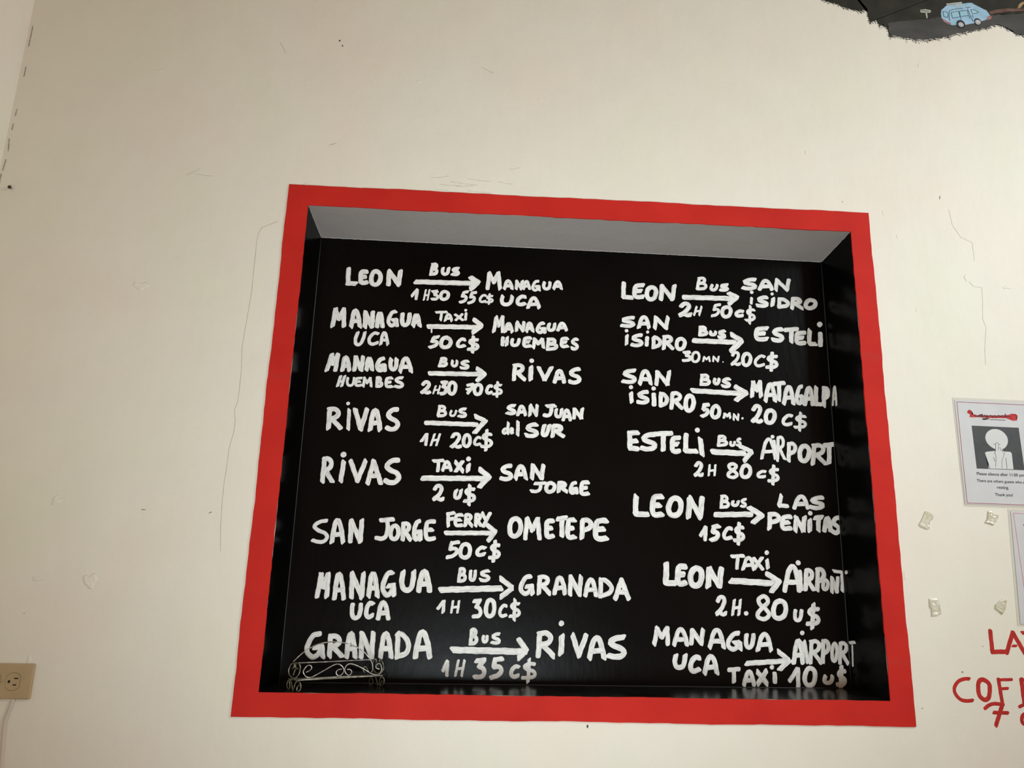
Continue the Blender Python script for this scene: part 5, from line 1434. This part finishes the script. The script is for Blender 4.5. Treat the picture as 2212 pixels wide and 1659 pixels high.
# plaster lumps, cracks, scratches and specks belong to the wall
for (x, z), rx, rz in BUMPS:
    bm = bmesh.new()
    bmesh.ops.create_icosphere(bm, subdivisions=3, radius=1)
    for v in bm.verts:
        a = math.atan2(v.co.z, v.co.x)
        k1 = 1 + 0.22 * math.sin(3 * a + x * 40) + 0.15 * math.sin(5 * a + z * 30)
        dent = 0.55 if abs(v.co.y) > 0.75 and rx > 0.012 else 1.0
        v.co = Vector((x + v.co.x * rx * k1, v.co.y * min(rx, rz) * 0.26 * dent, z + v.co.z * rz * k1))
    obj('plaster_lump', bm, 'wall', wall_back, True)
for path in CRACKS:
    strokes_obj('plaster_crack', [(False, 0.0013, [p, q]) for p, q in zip(path, path[1:])], 'crack', 0, wall_back, 0.0002, 0.2)
for path in SCRATCHES:
    strokes_obj('scratch', [(True, 0.0012, path)], 'crack', 0, wall_back, 0.0002)
for path in SMUDGES:
    strokes_obj('scuff', [(True, 0.0016, path)], 'smudge', 0, wall_back, 0.0002, 0.5)
for path in CORNER:
    strokes_obj('corner_crack', [(True, 0.0022, path)], 'corner_shade', -0.0002, wall_back, 0.0003, 0.5)
for (x, z), a, b, rot in SPECKS:
    bm = bmesh.new()
    pts = []
    for i in range(10):
        t = 2 * math.pi * i / 10
        r = random.uniform(0.7, 1.15)
        u, v = a * r * math.cos(t), b * r * math.sin(t)
        c_, s_ = math.cos(math.radians(rot)), math.sin(math.radians(rot))
        pts.append((x + u * c_ - v * s_, z + u * s_ + v * c_))
    slab(bm, pts, 0, -0.0006)
    obj('dirt_speck', bm, 'speck' if b > 0.0022 and x < 1.2 or a < 0.001 else 'corner_shade', wall_back)

# ------------------------------------------------------------------ the route board in its recess
board = thing('route_board', 'black recess in the wall listing bus routes in white lettering, inside a red painted frame', 'route board', (0.73, 0.0, 1.2501))

def edge_points(c, n, jit):
    pts = []
    for i in range(4):
        a, b = c[i], c[(i + 1) % 4]
        d = (Vector(b) - Vector(a)).normalized(); nr = Vector((-d.y, d.x))
        p1, p2, p3 = random.uniform(0, 6), random.uniform(0, 6), random.uniform(0, 6)
        for q in range(n):
            t = q / n
            env = min(1, t * 12, (1 - t) * 12)
            o_ = env * jit * (math.sin(t * 17 + p1) + 0.6 * math.sin(t * 43 + p2) + 0.5 * math.sin(t * 131 + p3) + random.uniform(-0.35, 0.35))
            pts.append(Vector(a).lerp(Vector(b), t) + nr * o_)
    return pts
N = 110
eo, ei = edge_points(O, N, 0.0007), edge_points(I, N, 0.0005)
bm = bmesh.new()
to_, ti, bo, bi = [], [], [], []
for a, b in zip(eo, ei):
    to_.append(bm.verts.new((a.x, FACE, a.y))); bo.append(bm.verts.new((a.x, 0.0, a.y)))
    ti.append(bm.verts.new((b.x, FACE, b.y))); bi.append(bm.verts.new((b.x, 0.0012, b.y)))
n = len(eo)
for i in range(n):
    j = (i + 1) % n
    bm.faces.new((to_[i], to_[j], ti[j], ti[i]))
    bm.faces.new((to_[i], bo[i], bo[j], to_[j]))
    bm.faces.new((ti[i], ti[j], bi[j], bi[i]))
tag(obj('painted_frame', bm, 'red', board), 'red painted band around the recess')

def panel(name, pts, mat, label, n=1):
    bm = bmesh.new()
    quad(bm, pts)
    return tag(obj(name, bm, mat, board), label)
f3 = lambda c, y: (c[0], y, c[1])
YF = -0.0004
TL, TR, BR, BL = range(4)
panel('back_panel', [f3(p, DEPTH) for p in B], 'black', 'black painted back of the recess')
panel('side_panel', [f3(I[TL], YF), f3(B[TL], DEPTH), f3(B[BL], DEPTH), f3(I[BL], YF)], 'black_side', 'black left side of the recess')
panel('side_panel', [f3(I[TR], YF), f3(B[TR], DEPTH), f3(B[BR], DEPTH), f3(I[BR], YF)], 'black_side', 'black right side of the recess')
panel('sill', [f3(I[BL], YF), f3(B[BL], DEPTH), f3(B[BR], DEPTH), f3(I[BR], YF)], 'sill', 'dusty black sill of the recess')
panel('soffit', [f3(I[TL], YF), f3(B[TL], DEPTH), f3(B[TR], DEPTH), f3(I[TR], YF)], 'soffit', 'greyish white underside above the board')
for a, b in ((TL, BL), (TR, BR), (BL, BR)):
    bm = bmesh.new()
    p, q = Vector(f3(B[a], DEPTH - 0.0004)), Vector(f3(B[b], DEPTH - 0.0004))
    tube(bm, [p.lerp(q, i / 12) for i in range(13)], 0.0011, 6)
    obj('corner_bead', bm, 'bead', board, True)

for a, b in ((I[TL], B[TL]), (I[TR], B[TR]), (B[TL], B[TR])):
    p = Vector(f3(a, YF + 0.002 if a in (I[TL], I[TR]) else DEPTH - 0.0006)); q = Vector(f3(b, DEPTH - 0.0006))
    bm = bmesh.new()
    n_ = max(10, int((q - p).length / 0.006))
    tube(bm, [p.lerp(q, i / n_) + Vector((random.uniform(-0.0004, 0.0004), 0, -0.0003 + random.uniform(-0.0004, 0.0004))) for i in range(n_ + 1)], 0.0007, 5)
    obj('paint_edge', bm, 'soffit_edge', board, True)

# hand lettering: every word, arrow and fare is a part of its own
pR0, pR1 = Vector(f3(B[TR], DEPTH)), Vector(f3(B[BR], DEPTH))
pF0, pF1 = Vector(f3(I[TR], 0)), Vector(f3(I[BR], 0))
side_n = (pR1 - pR0).cross(pF0 - pR0).normalized()
if side_n.x > 0: side_n = -side_n
def place_back(a, b, h): return (a, DEPTH - h, b + Z0)
def place_side(a, b, h):
    z = b + Z0
    x = pR0.x - (side_n.y * (a - pR0.y) + side_n.z * (z - pR0.z)) / side_n.x
    p = Vector((x, a, z)) + side_n * h
    return tuple(p)
for part, text, data in LETTERING:
    bm = bmesh.new(); uvl = bm.loops.layers.uv.new('UVMap')
    for ln in data.strip().split('\n'):
        head, w, *pp = ln.split()
        pts = [tuple(float(v) / 1000 for v in p.split(',')) for p in pp]
        w = float(w) / 1000
        side = head[0] == 'S'
        lift = 0.00022 + random.uniform(0, 0.0002)
        if side:
            stroke(bm, uvl, pts, w, head[1] == '~', place_side, lift)
        else:
            zz = pts[0][1] + Z0
            hi = B[TR][0] + (B[BR][0] - B[TR][0]) * (B[TR][1] - zz) / (B[TR][1] - B[BR][1]) - 0.0006
            stroke(bm, uvl, pts, w, head[1] == '~', place_back, lift, lo=-1, hi=hi)
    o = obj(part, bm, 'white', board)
    if part == 'arrow': o['label'] = 'white painted arrow ' + text
    elif part == 'time_text': o['label'] = 'white lettering, the journey time of ' + text
    elif part == 'fare_text': o['label'] = 'white lettering, the fare of ' + text
    else: o['label'] = 'white lettering ' + text

# ------------------------------------------------------------------ wire rack on the sill
fl, fr_, rr, rl = [Vector(p) for p in RACK_FEET]
base = (fl + fr_ + rr + rl) / 4
rack = thing('wire_rack', 'small scrolled wire rack standing on the left end of the black sill', 'rack', tuple(base))
R_ = 0.0012
def wires(name, paths, mat, r=R_, label=None):
    bm = bmesh.new()
    for p in paths:
        tube(bm, smooth_path(p, 6), r, 8)
    o = obj(name, bm, mat, rack, True)
    if label: o['label'] = label
    return o
wires('front_rail', RACK['rail'], 'wire')
for p in RACK['front_scroll']: wires('front_scroll', [p], 'wire')
wires('top_rail', RACK['top_rail'], 'wire')
wires('arch', RACK['back_arch'], 'wire', 0.0013, 'wire arch rising over the rear of the rack')
wires('rear_scroll', RACK['rear_scroll'], 'wire_dull', 0.001)
for p in RACK['end_scroll']: wires('end_scroll', p, 'wire_dull', R_, 'tarnished wire heart closing one end of the rack')
def sill_z(x, y):
    t = y / DEPTH
    za = I[BL][1] + (I[BR][1] - I[BL][1]) * (x - I[BL][0]) / (I[BR][0] - I[BL][0])
    zb = B[BL][1] + (B[BR][1] - B[BL][1]) * (x - B[BL][0]) / (B[BR][0] - B[BL][0])
    return za + (zb - za) * t
for foot in RACK['foot']:
    low = min(p[2] - sill_z(p[0], p[1]) for w in foot for p in w)
    for w in foot:
        wires('foot', [[(p[0], p[1], max(p[2] - low * 0.0, sill_z(p[0], p[1]) + R_)) for p in w]], 'wire_dull')
ra = RACK['rail'][0]
a, b = Vector(ra[0]), Vector(ra[-1])
back = (rl - fl); back.z = 0
back2 = (rr - fr_); back2.z = 0
bm = bmesh.new()
top = [a, b, b + back2, a + back]
vs = [bm.verts.new(p) for p in top]; vb = [bm.verts.new(p - Vector((0, 0, 0.0012))) for p in top]
bm.faces.new(vs); bm.faces.new(vb)
for i in range(4): bm.faces.new((vs[i], vs[(i + 1) % 4], vb[(i + 1) % 4], vb[i]))
obj('base_plate', bm, 'wire_dull', rack)['label'] = 'flat dull metal base between the two ends'

# ------------------------------------------------------------------ mural
mural = thing('wall_mural', 'dark painted mural with a pale blue van at the upper right corner of the wall', 'mural', (1.75, 0, 2.95))
bm = bmesh.new(); uvl = bm.loops.layers.uv.new('UVMap')
edge = [tuple(p) for p in MURAL_EDGE]
fine = []
for a, b in zip(edge, edge[1:]):
    n = max(1, int(math.hypot(b[0] - a[0], b[1] - a[1]) / 0.004))
    for i in range(n):
        t = i / n
        fine.append((a[0] + (b[0] - a[0]) * t + random.uniform(-0.0007, 0.0007), a[1] + (b[1] - a[1]) * t + random.uniform(-0.0015, 0.0015)))
fine.append(edge[-1])
slab(bm, fine + [(2.35, edge[-1][1]), (2.35, 3.45), (edge[0][0] - 0.12, 3.45)], 0, -0.0005)
for p in fine:                                   # loose bristle marks along the brushed edge
    for q in range(4):
        ang = random.gauss(-0.35, 0.5)
        ln = abs(random.gauss(0.004, 0.004)) + 0.001
        x, z = p[0] + random.uniform(-0.004, 0.004), p[1] - random.uniform(-0.002, 0.0045)
        stroke(bm, uvl, [(x, z), (x + math.cos(ang) * ln, z + math.sin(ang) * ln)], random.uniform(0.0006, 0.0014), False, on_wall(0), 0.0003)
obj('night_ground', bm, 'mural_dark', mural)['label'] = 'near black painted ground with brushed edges'
def patch(name, pts, mat, y0, y1, parent=mural, label=None, jit=0.0006, step=0.006):
    bm = bmesh.new(); slab(bm, [tuple(p) for p in pts], y0, y1, jit, step)
    o = obj(name, bm, mat, parent)
    if label: o['label'] = label
    return o
patch('road', ROAD, 'mural_road', -0.0004, -0.0008, label='dark grey painted road', jit=0.0014, step=0.004)
patch('bank', BANK, 'mural_bank', -0.0006, -0.0011, label='reddish brown painted strip beyond the van')
patch('rock', ROCK, 'mural_rock', -0.0004, -0.0009, label='tan painted rock at the right edge', jit=0.0012)
van = patch('van', VAN, 'van', -0.0006, -0.0014, label='pale blue painted van')
patch('roof_rack', VAN_RACK, 'cream_mark', -0.0008, -0.0017, van, jit=0.0003)
patch('roof_stripe', VAN_STRIPE, 'cream_mark', -0.0012, -0.0016, van, jit=0.0003)
patch('rear_bumper', VAN_BUMPER_REAR, 'van_red', -0.0012, -0.0016, van, jit=0.0003)
patch('front_bumper', VAN_BUMPER_FRONT, 'van_red', -0.0012, -0.0016, van, jit=0.0003)
for wdw in VAN_WINDOWS:
    w_ = patch('window', wdw, 'van_glass', -0.0012, -0.0016, van, jit=0.0002)
    loop = [tuple(p) for p in wdw]
strokes_obj('outline', [(False, 0.0014, [a, b]) for wdw in VAN_WINDOWS for a, b in zip(wdw, wdw[1:] + wdw[:1])] +
            [(False, 0.0014, [a, b]) for ln in VAN_LINES for a, b in zip(ln, ln[1:])], 'van_line', -0.0016, van, 0.0003, 0.25)
def disc(name, tri, mat, y0, y1, parent):
    c_ = Vector(tri[0]); rx = (Vector(tri[1]) - c_).length; rz = (Vector(tri[2]) - c_).length
    pts = [(c_.x + rx * math.cos(2 * math.pi * i / 28), c_.y + rz * math.sin(2 * math.pi * i / 28)) for i in range(28)]
    bm = bmesh.new(); slab(bm, pts, y0, y1); return obj(name, bm, mat, parent)
for wh, hb in zip(VAN_WHEELS, VAN_HUBS):
    disc('tyre', wh, 'tyre', -0.0010, -0.0018, van)
    disc('hub', hb, 'hub', -0.0016, -0.0021, van)
sign = patch('signpost', SIGN_BOARD, 'cream_mark', -0.0004, -0.0010, label='small cream painted signpost', jit=0.0002)
patch('post', SIGN_POST, 'cream_mark', -0.0004, -0.0010, sign, jit=0.0002)
strokes_obj('scribble', [(False, 0.0022, SIGN_TEXT)], 'van_line', -0.0010, sign, 0.0002, 0.4)

# ------------------------------------------------------------------ notices
def outline_items(pts, w): return [(False, w, [tuple(a), tuple(b)]) for a, b in zip(pts, pts[1:] + pts[:1])]
def text_part(body, p, q, mat, y, parent, name='text_line'):
    cu = bpy.data.curves.new(name, 'FONT'); cu.body = body; cu.extrude = 0.0; cu.offset = 0.014
    o = bpy.data.objects.new(name, cu); COL.objects.link(o)
    dg = bpy.context.evaluated_depsgraph_get()
    me = bpy.data.meshes.new_from_object(o.evaluated_get(dg))
    bpy.data.objects.remove(o)
    xs = [v.co.x for v in me.vertices]
    x0, x1 = min(xs), max(xs)
    d = Vector(q) - Vector(p); s_ = d.length / (x1 - x0); ang = math.atan2(d.y, d.x)
    for v in me.vertices:
        u, w_ = (v.co.x - x0) * s_, v.co.y * s_
        v.co = Vector((p[0] + u * math.cos(ang) - w_ * math.sin(ang), y, p[1] + u * math.sin(ang) + w_ * math.cos(ang)))
    me.materials.append(M[mat])
    t = bpy.data.objects.new(name, me); COL.objects.link(t)
    t.parent = parent; t.matrix_parent_inverse = parent.matrix_world.inverted()
    t['label'] = 'printed line reading ' + body
    return t
def notice(sleeve, paper, border, line, label, base):
    t = thing('notice', label, 'notice', base)
    patch('plastic_sleeve', sleeve, 'sleeve', 0.0, -0.0012, t, 'clear plastic sleeve', 0.0003, 0.02)
    patch('paper', paper, 'paper', -0.0013, -0.0019, t, 'white sheet', 0.0, None)
    strokes_obj('border', outline_items(border, 0.0013), line, -0.0019, t, 0.0002, 0.0)
    return t
n1 = notice(SLEEVE, PAPER, BORDER, 'red_line', 'white notice asking for silence, with a figure holding a finger to its lips', (1.727, 0, 1.731))
bone = patch('bone_logo', BONE, 'bone', -0.0018, -0.0022, n1, 'red bone shaped logo', 0.0004, 0.003)
strokes_obj('script', [(True, 0.0024, s_) for s_ in SCRIPT], 'script', -0.0022, bone, 0.0002)
strokes_obj('tagline', [(False, 0.0014, TAGLINE)], 'ink', -0.0019, bone, 0.0002, 0.5)
pic = patch('picture', PICTURE, 'picture_ink', -0.0018, -0.0021, n1, 'dark picture with a pale figure', 0.0, None)
patch('figure_head', smooth_path([tuple(p) for p in HEAD] + [tuple(HEAD[0])], 4)[:-1] and [tuple(p) for p in smooth_path([tuple(p) for p in HEAD] + [tuple(HEAD[0])], 4)[:-1]], 'figure', -0.0020, -0.0023, pic, None, 0.0, None)
patch('figure_body', BUST, 'figure', -0.0020, -0.0023, pic, None, 0.0, None)
patch('figure_hand', HAND, 'figure', -0.0022, -0.0025, pic, None, 0.0, None)
strokes_obj('figure_lines', [(len(s_) > 2, 0.0007, s_) for s_ in INK], 'ink', -0.0025, pic, 0.0002, 0.1)
for body, p, q in TEXT:
    text_part(body, p, q, 'ink', -0.0021, n1)
n2 = notice(SLEEVE_LOW, PAPER_LOW, BORDER_LOW, 'pink_line', 'second sheet below the silence notice, cut off by the right edge, pink border showing', (1.80, 0, 1.50))
patch('bone_logo', BONE_LOW, 'bone', -0.0018, -0.0022, n2, 'red bone shaped logo', 0.0004, 0.003)

# ------------------------------------------------------------------ old adhesive tabs
tab_labels = ['upper left one of four yellowed adhesive tabs right of the red frame',
              'upper right adhesive tab just under the silence notice, torn corner',
              'lower left adhesive tab with a notch, below the upper left tab',
              'lower right star shaped adhesive tab above the red lettering LA']
for pts, lab in zip(TABS, tab_labels):
    pts = [tuple(p) for p in pts]
    cx_ = sum(p[0] for p in pts) / len(pts); cz_ = sum(p[1] for p in pts) / len(pts)
    bm = bmesh.new()
    rings = []
    for sc, y in ((1.0, 0.0), (0.97, -0.0022), (0.80, -0.0034), (0.55, -0.0022), (0.3, -0.0030)):
        rings.append([bm.verts.new((cx_ + (x - cx_) * sc, y + (random.uniform(-0.0007, 0.0007) if y else 0), cz_ + (z - cz_) * sc)) for x, z in pts])
    for r0, r1 in zip(rings, rings[1:]):
        for i in range(len(pts)):
            j = (i + 1) % len(pts)
            bm.faces.new((r0[i], r0[j], r1[j], r1[i]))
    bm.faces.new(rings[-1])
    o = obj('adhesive_tab', bm, 'tab')
    tag(o, lab, 'adhesive tab', 'adhesive tabs on the wall')

# ------------------------------------------------------------------ red lettering on the wall
def red_text(name, label, base):
    t = thing(name, label, 'wall lettering', base, 'red wall lettering')
    return t
def w_m(w): return w / (793 / 272.) * 0.00096
for data, lab, base in ((RED_UPPER, 'red painted letters LAT at the right edge, above the word starting COF', (1.72, 0, 1.40)),
                        (RED_LOWER, 'red painted letters COF at the right edge, below the letters LA', (1.66, 0, 1.31)),
                        (RED_PRICE, 'red painted price starting with a barred 7, under the letters COF', (1.70, 0, 1.25))):
    t = red_text('wall_lettering', lab, base)
    for ch, items in data:
        strokes_obj('figure' if ch.isdigit() else 'dash' if ch == '-' else 'letter', [(sm == '~', w_m(w), pts) for sm, w, pts in items], 'letter_red', 0.0, t, 0.0005, 0.04, 0.3)['label'] = 'red painted character ' + ch

# ------------------------------------------------------------------ socket, cable, nail
(ox, oz0), (ox2, oz1) = OUTLET
PW, PH = 0.114, oz0 - oz1
px1 = (ox + ox2) / 2; px0 = px1 - PW; pz0, pz1 = oz1, oz0
socket = thing('wall_socket', 'beige double wall socket at the lower left edge, mounted sideways', 'socket', (px0 + PW / 2, 0, pz0))
def rounded(x0, z0, x1, z1, r, n=5):
    pts = []
    for cx_, cz_, a0 in ((x1 - r, z1 - r, 0), (x0 + r, z1 - r, 90), (x0 + r, z0 + r, 180), (x1 - r, z0 + r, 270)):
        for i in range(n + 1):
            a_ = math.radians(a0 + 90 * i / n); pts.append((cx_ + r * math.cos(a_), cz_ + r * math.sin(a_)))
    return pts
bm = bmesh.new()
rings = []
for ins, y in ((0.0, 0.0), (0.0, -0.0045), (0.0022, -0.0062)):
    rings.append([bm.verts.new((x, y, z)) for x, z in rounded(px0 + ins, pz0 + ins, px1 - ins, pz1 - ins, 0.002)])
for r0, r1 in zip(rings, rings[1:]):
    for i in range(len(r0)):
        j = (i + 1) % len(r0); bm.faces.new((r0[i], r0[j], r1[j], r1[i]))
bm.faces.new(rings[-1])
obj('cover_plate', bm, 'almond', socket)
cz_ = (pz0 + pz1) / 2
for cx_ in (px1 - 0.0375, px1 - 0.0375 - 0.039):
    def rec(rad_x, rad_z):
        pts = []
        for i in range(40):
            a_ = 2 * math.pi * i / 40
            pts.append((cx_ + max(-rad_x * 0.80, min(rad_x * 0.80, rad_x * math.cos(a_))), cz_ + rad_z * math.sin(a_)))
        return pts
    bm = bmesh.new(); slab(bm, rec(0.0178, 0.0178), -0.0055, -0.0064)
    g = obj('outlet_ring', bm, 'groove', socket)
    bm = bmesh.new(); slab(bm, rec(0.0170, 0.0170), -0.0060, -0.0070)
    r_ = obj('receptacle', bm, 'almond', socket)
    for dx, dz, w_, h_ in ((0.006, 0.0063, 0.0085, 0.0024), (0.0045, -0.0063, 0.007, 0.0024)):
        bm = bmesh.new(); slab(bm, rounded(cx_ + dx - w_ / 2, cz_ + dz - h_ / 2, cx_ + dx + w_ / 2, cz_ + dz + h_ / 2, 0.0004), -0.0066, -0.0071)
        obj('slot', bm, 'slot', r_)
    bm = bmesh.new(); slab(bm, rounded(cx_ - 0.0100, cz_ - 0.0028, cx_ - 0.0050, cz_ + 0.0028, 0.0024), -0.0066, -0.0071)
    obj('slot', bm, 'slot', r_)['label'] = 'round earth hole'
bm = bmesh.new(); slab(bm, [(px1 - 0.057 + 0.003 * math.cos(i * math.pi / 8), cz_ + 0.003 * math.sin(i * math.pi / 8)) for i in range(16)], -0.006, -0.0070)
scr = obj('screw', bm, 'almond', socket)
strokes_obj('screw_slot', [(False, 0.0008, [(px1 - 0.059, cz_ - 0.001), (px1 - 0.055, cz_ + 0.001)])], 'groove', -0.0070, scr, 0.0001)

bm = bmesh.new()
path = [(x, -0.001, z) for x, z in CABLE]
tube(bm, smooth_path([Vector(p) for p in path], 5), 0.0046, 10, flat=0.8)
o = obj('cable', bm, 'cable', None, True)
tag(o, 'painted-over cable running down the wall below the beige socket', 'cable')

x, z = NAIL
bm = bmesh.new()
tube(bm, [(x, 0.004, z), (x, -0.006, z)], 0.0016, 10)
head = bmesh.ops.create_uvsphere(bm, u_segments=14, v_segments=8, radius=1)['verts']
for v in head: v.co = Vector((x + v.co.x * 0.0046, -0.0068 + v.co.y * 0.002, z + v.co.z * 0.0042))
tag(obj('nail', bm, 'rust', None, True), 'rusty nail head in the wall near the left edge, under the corner', 'nail')
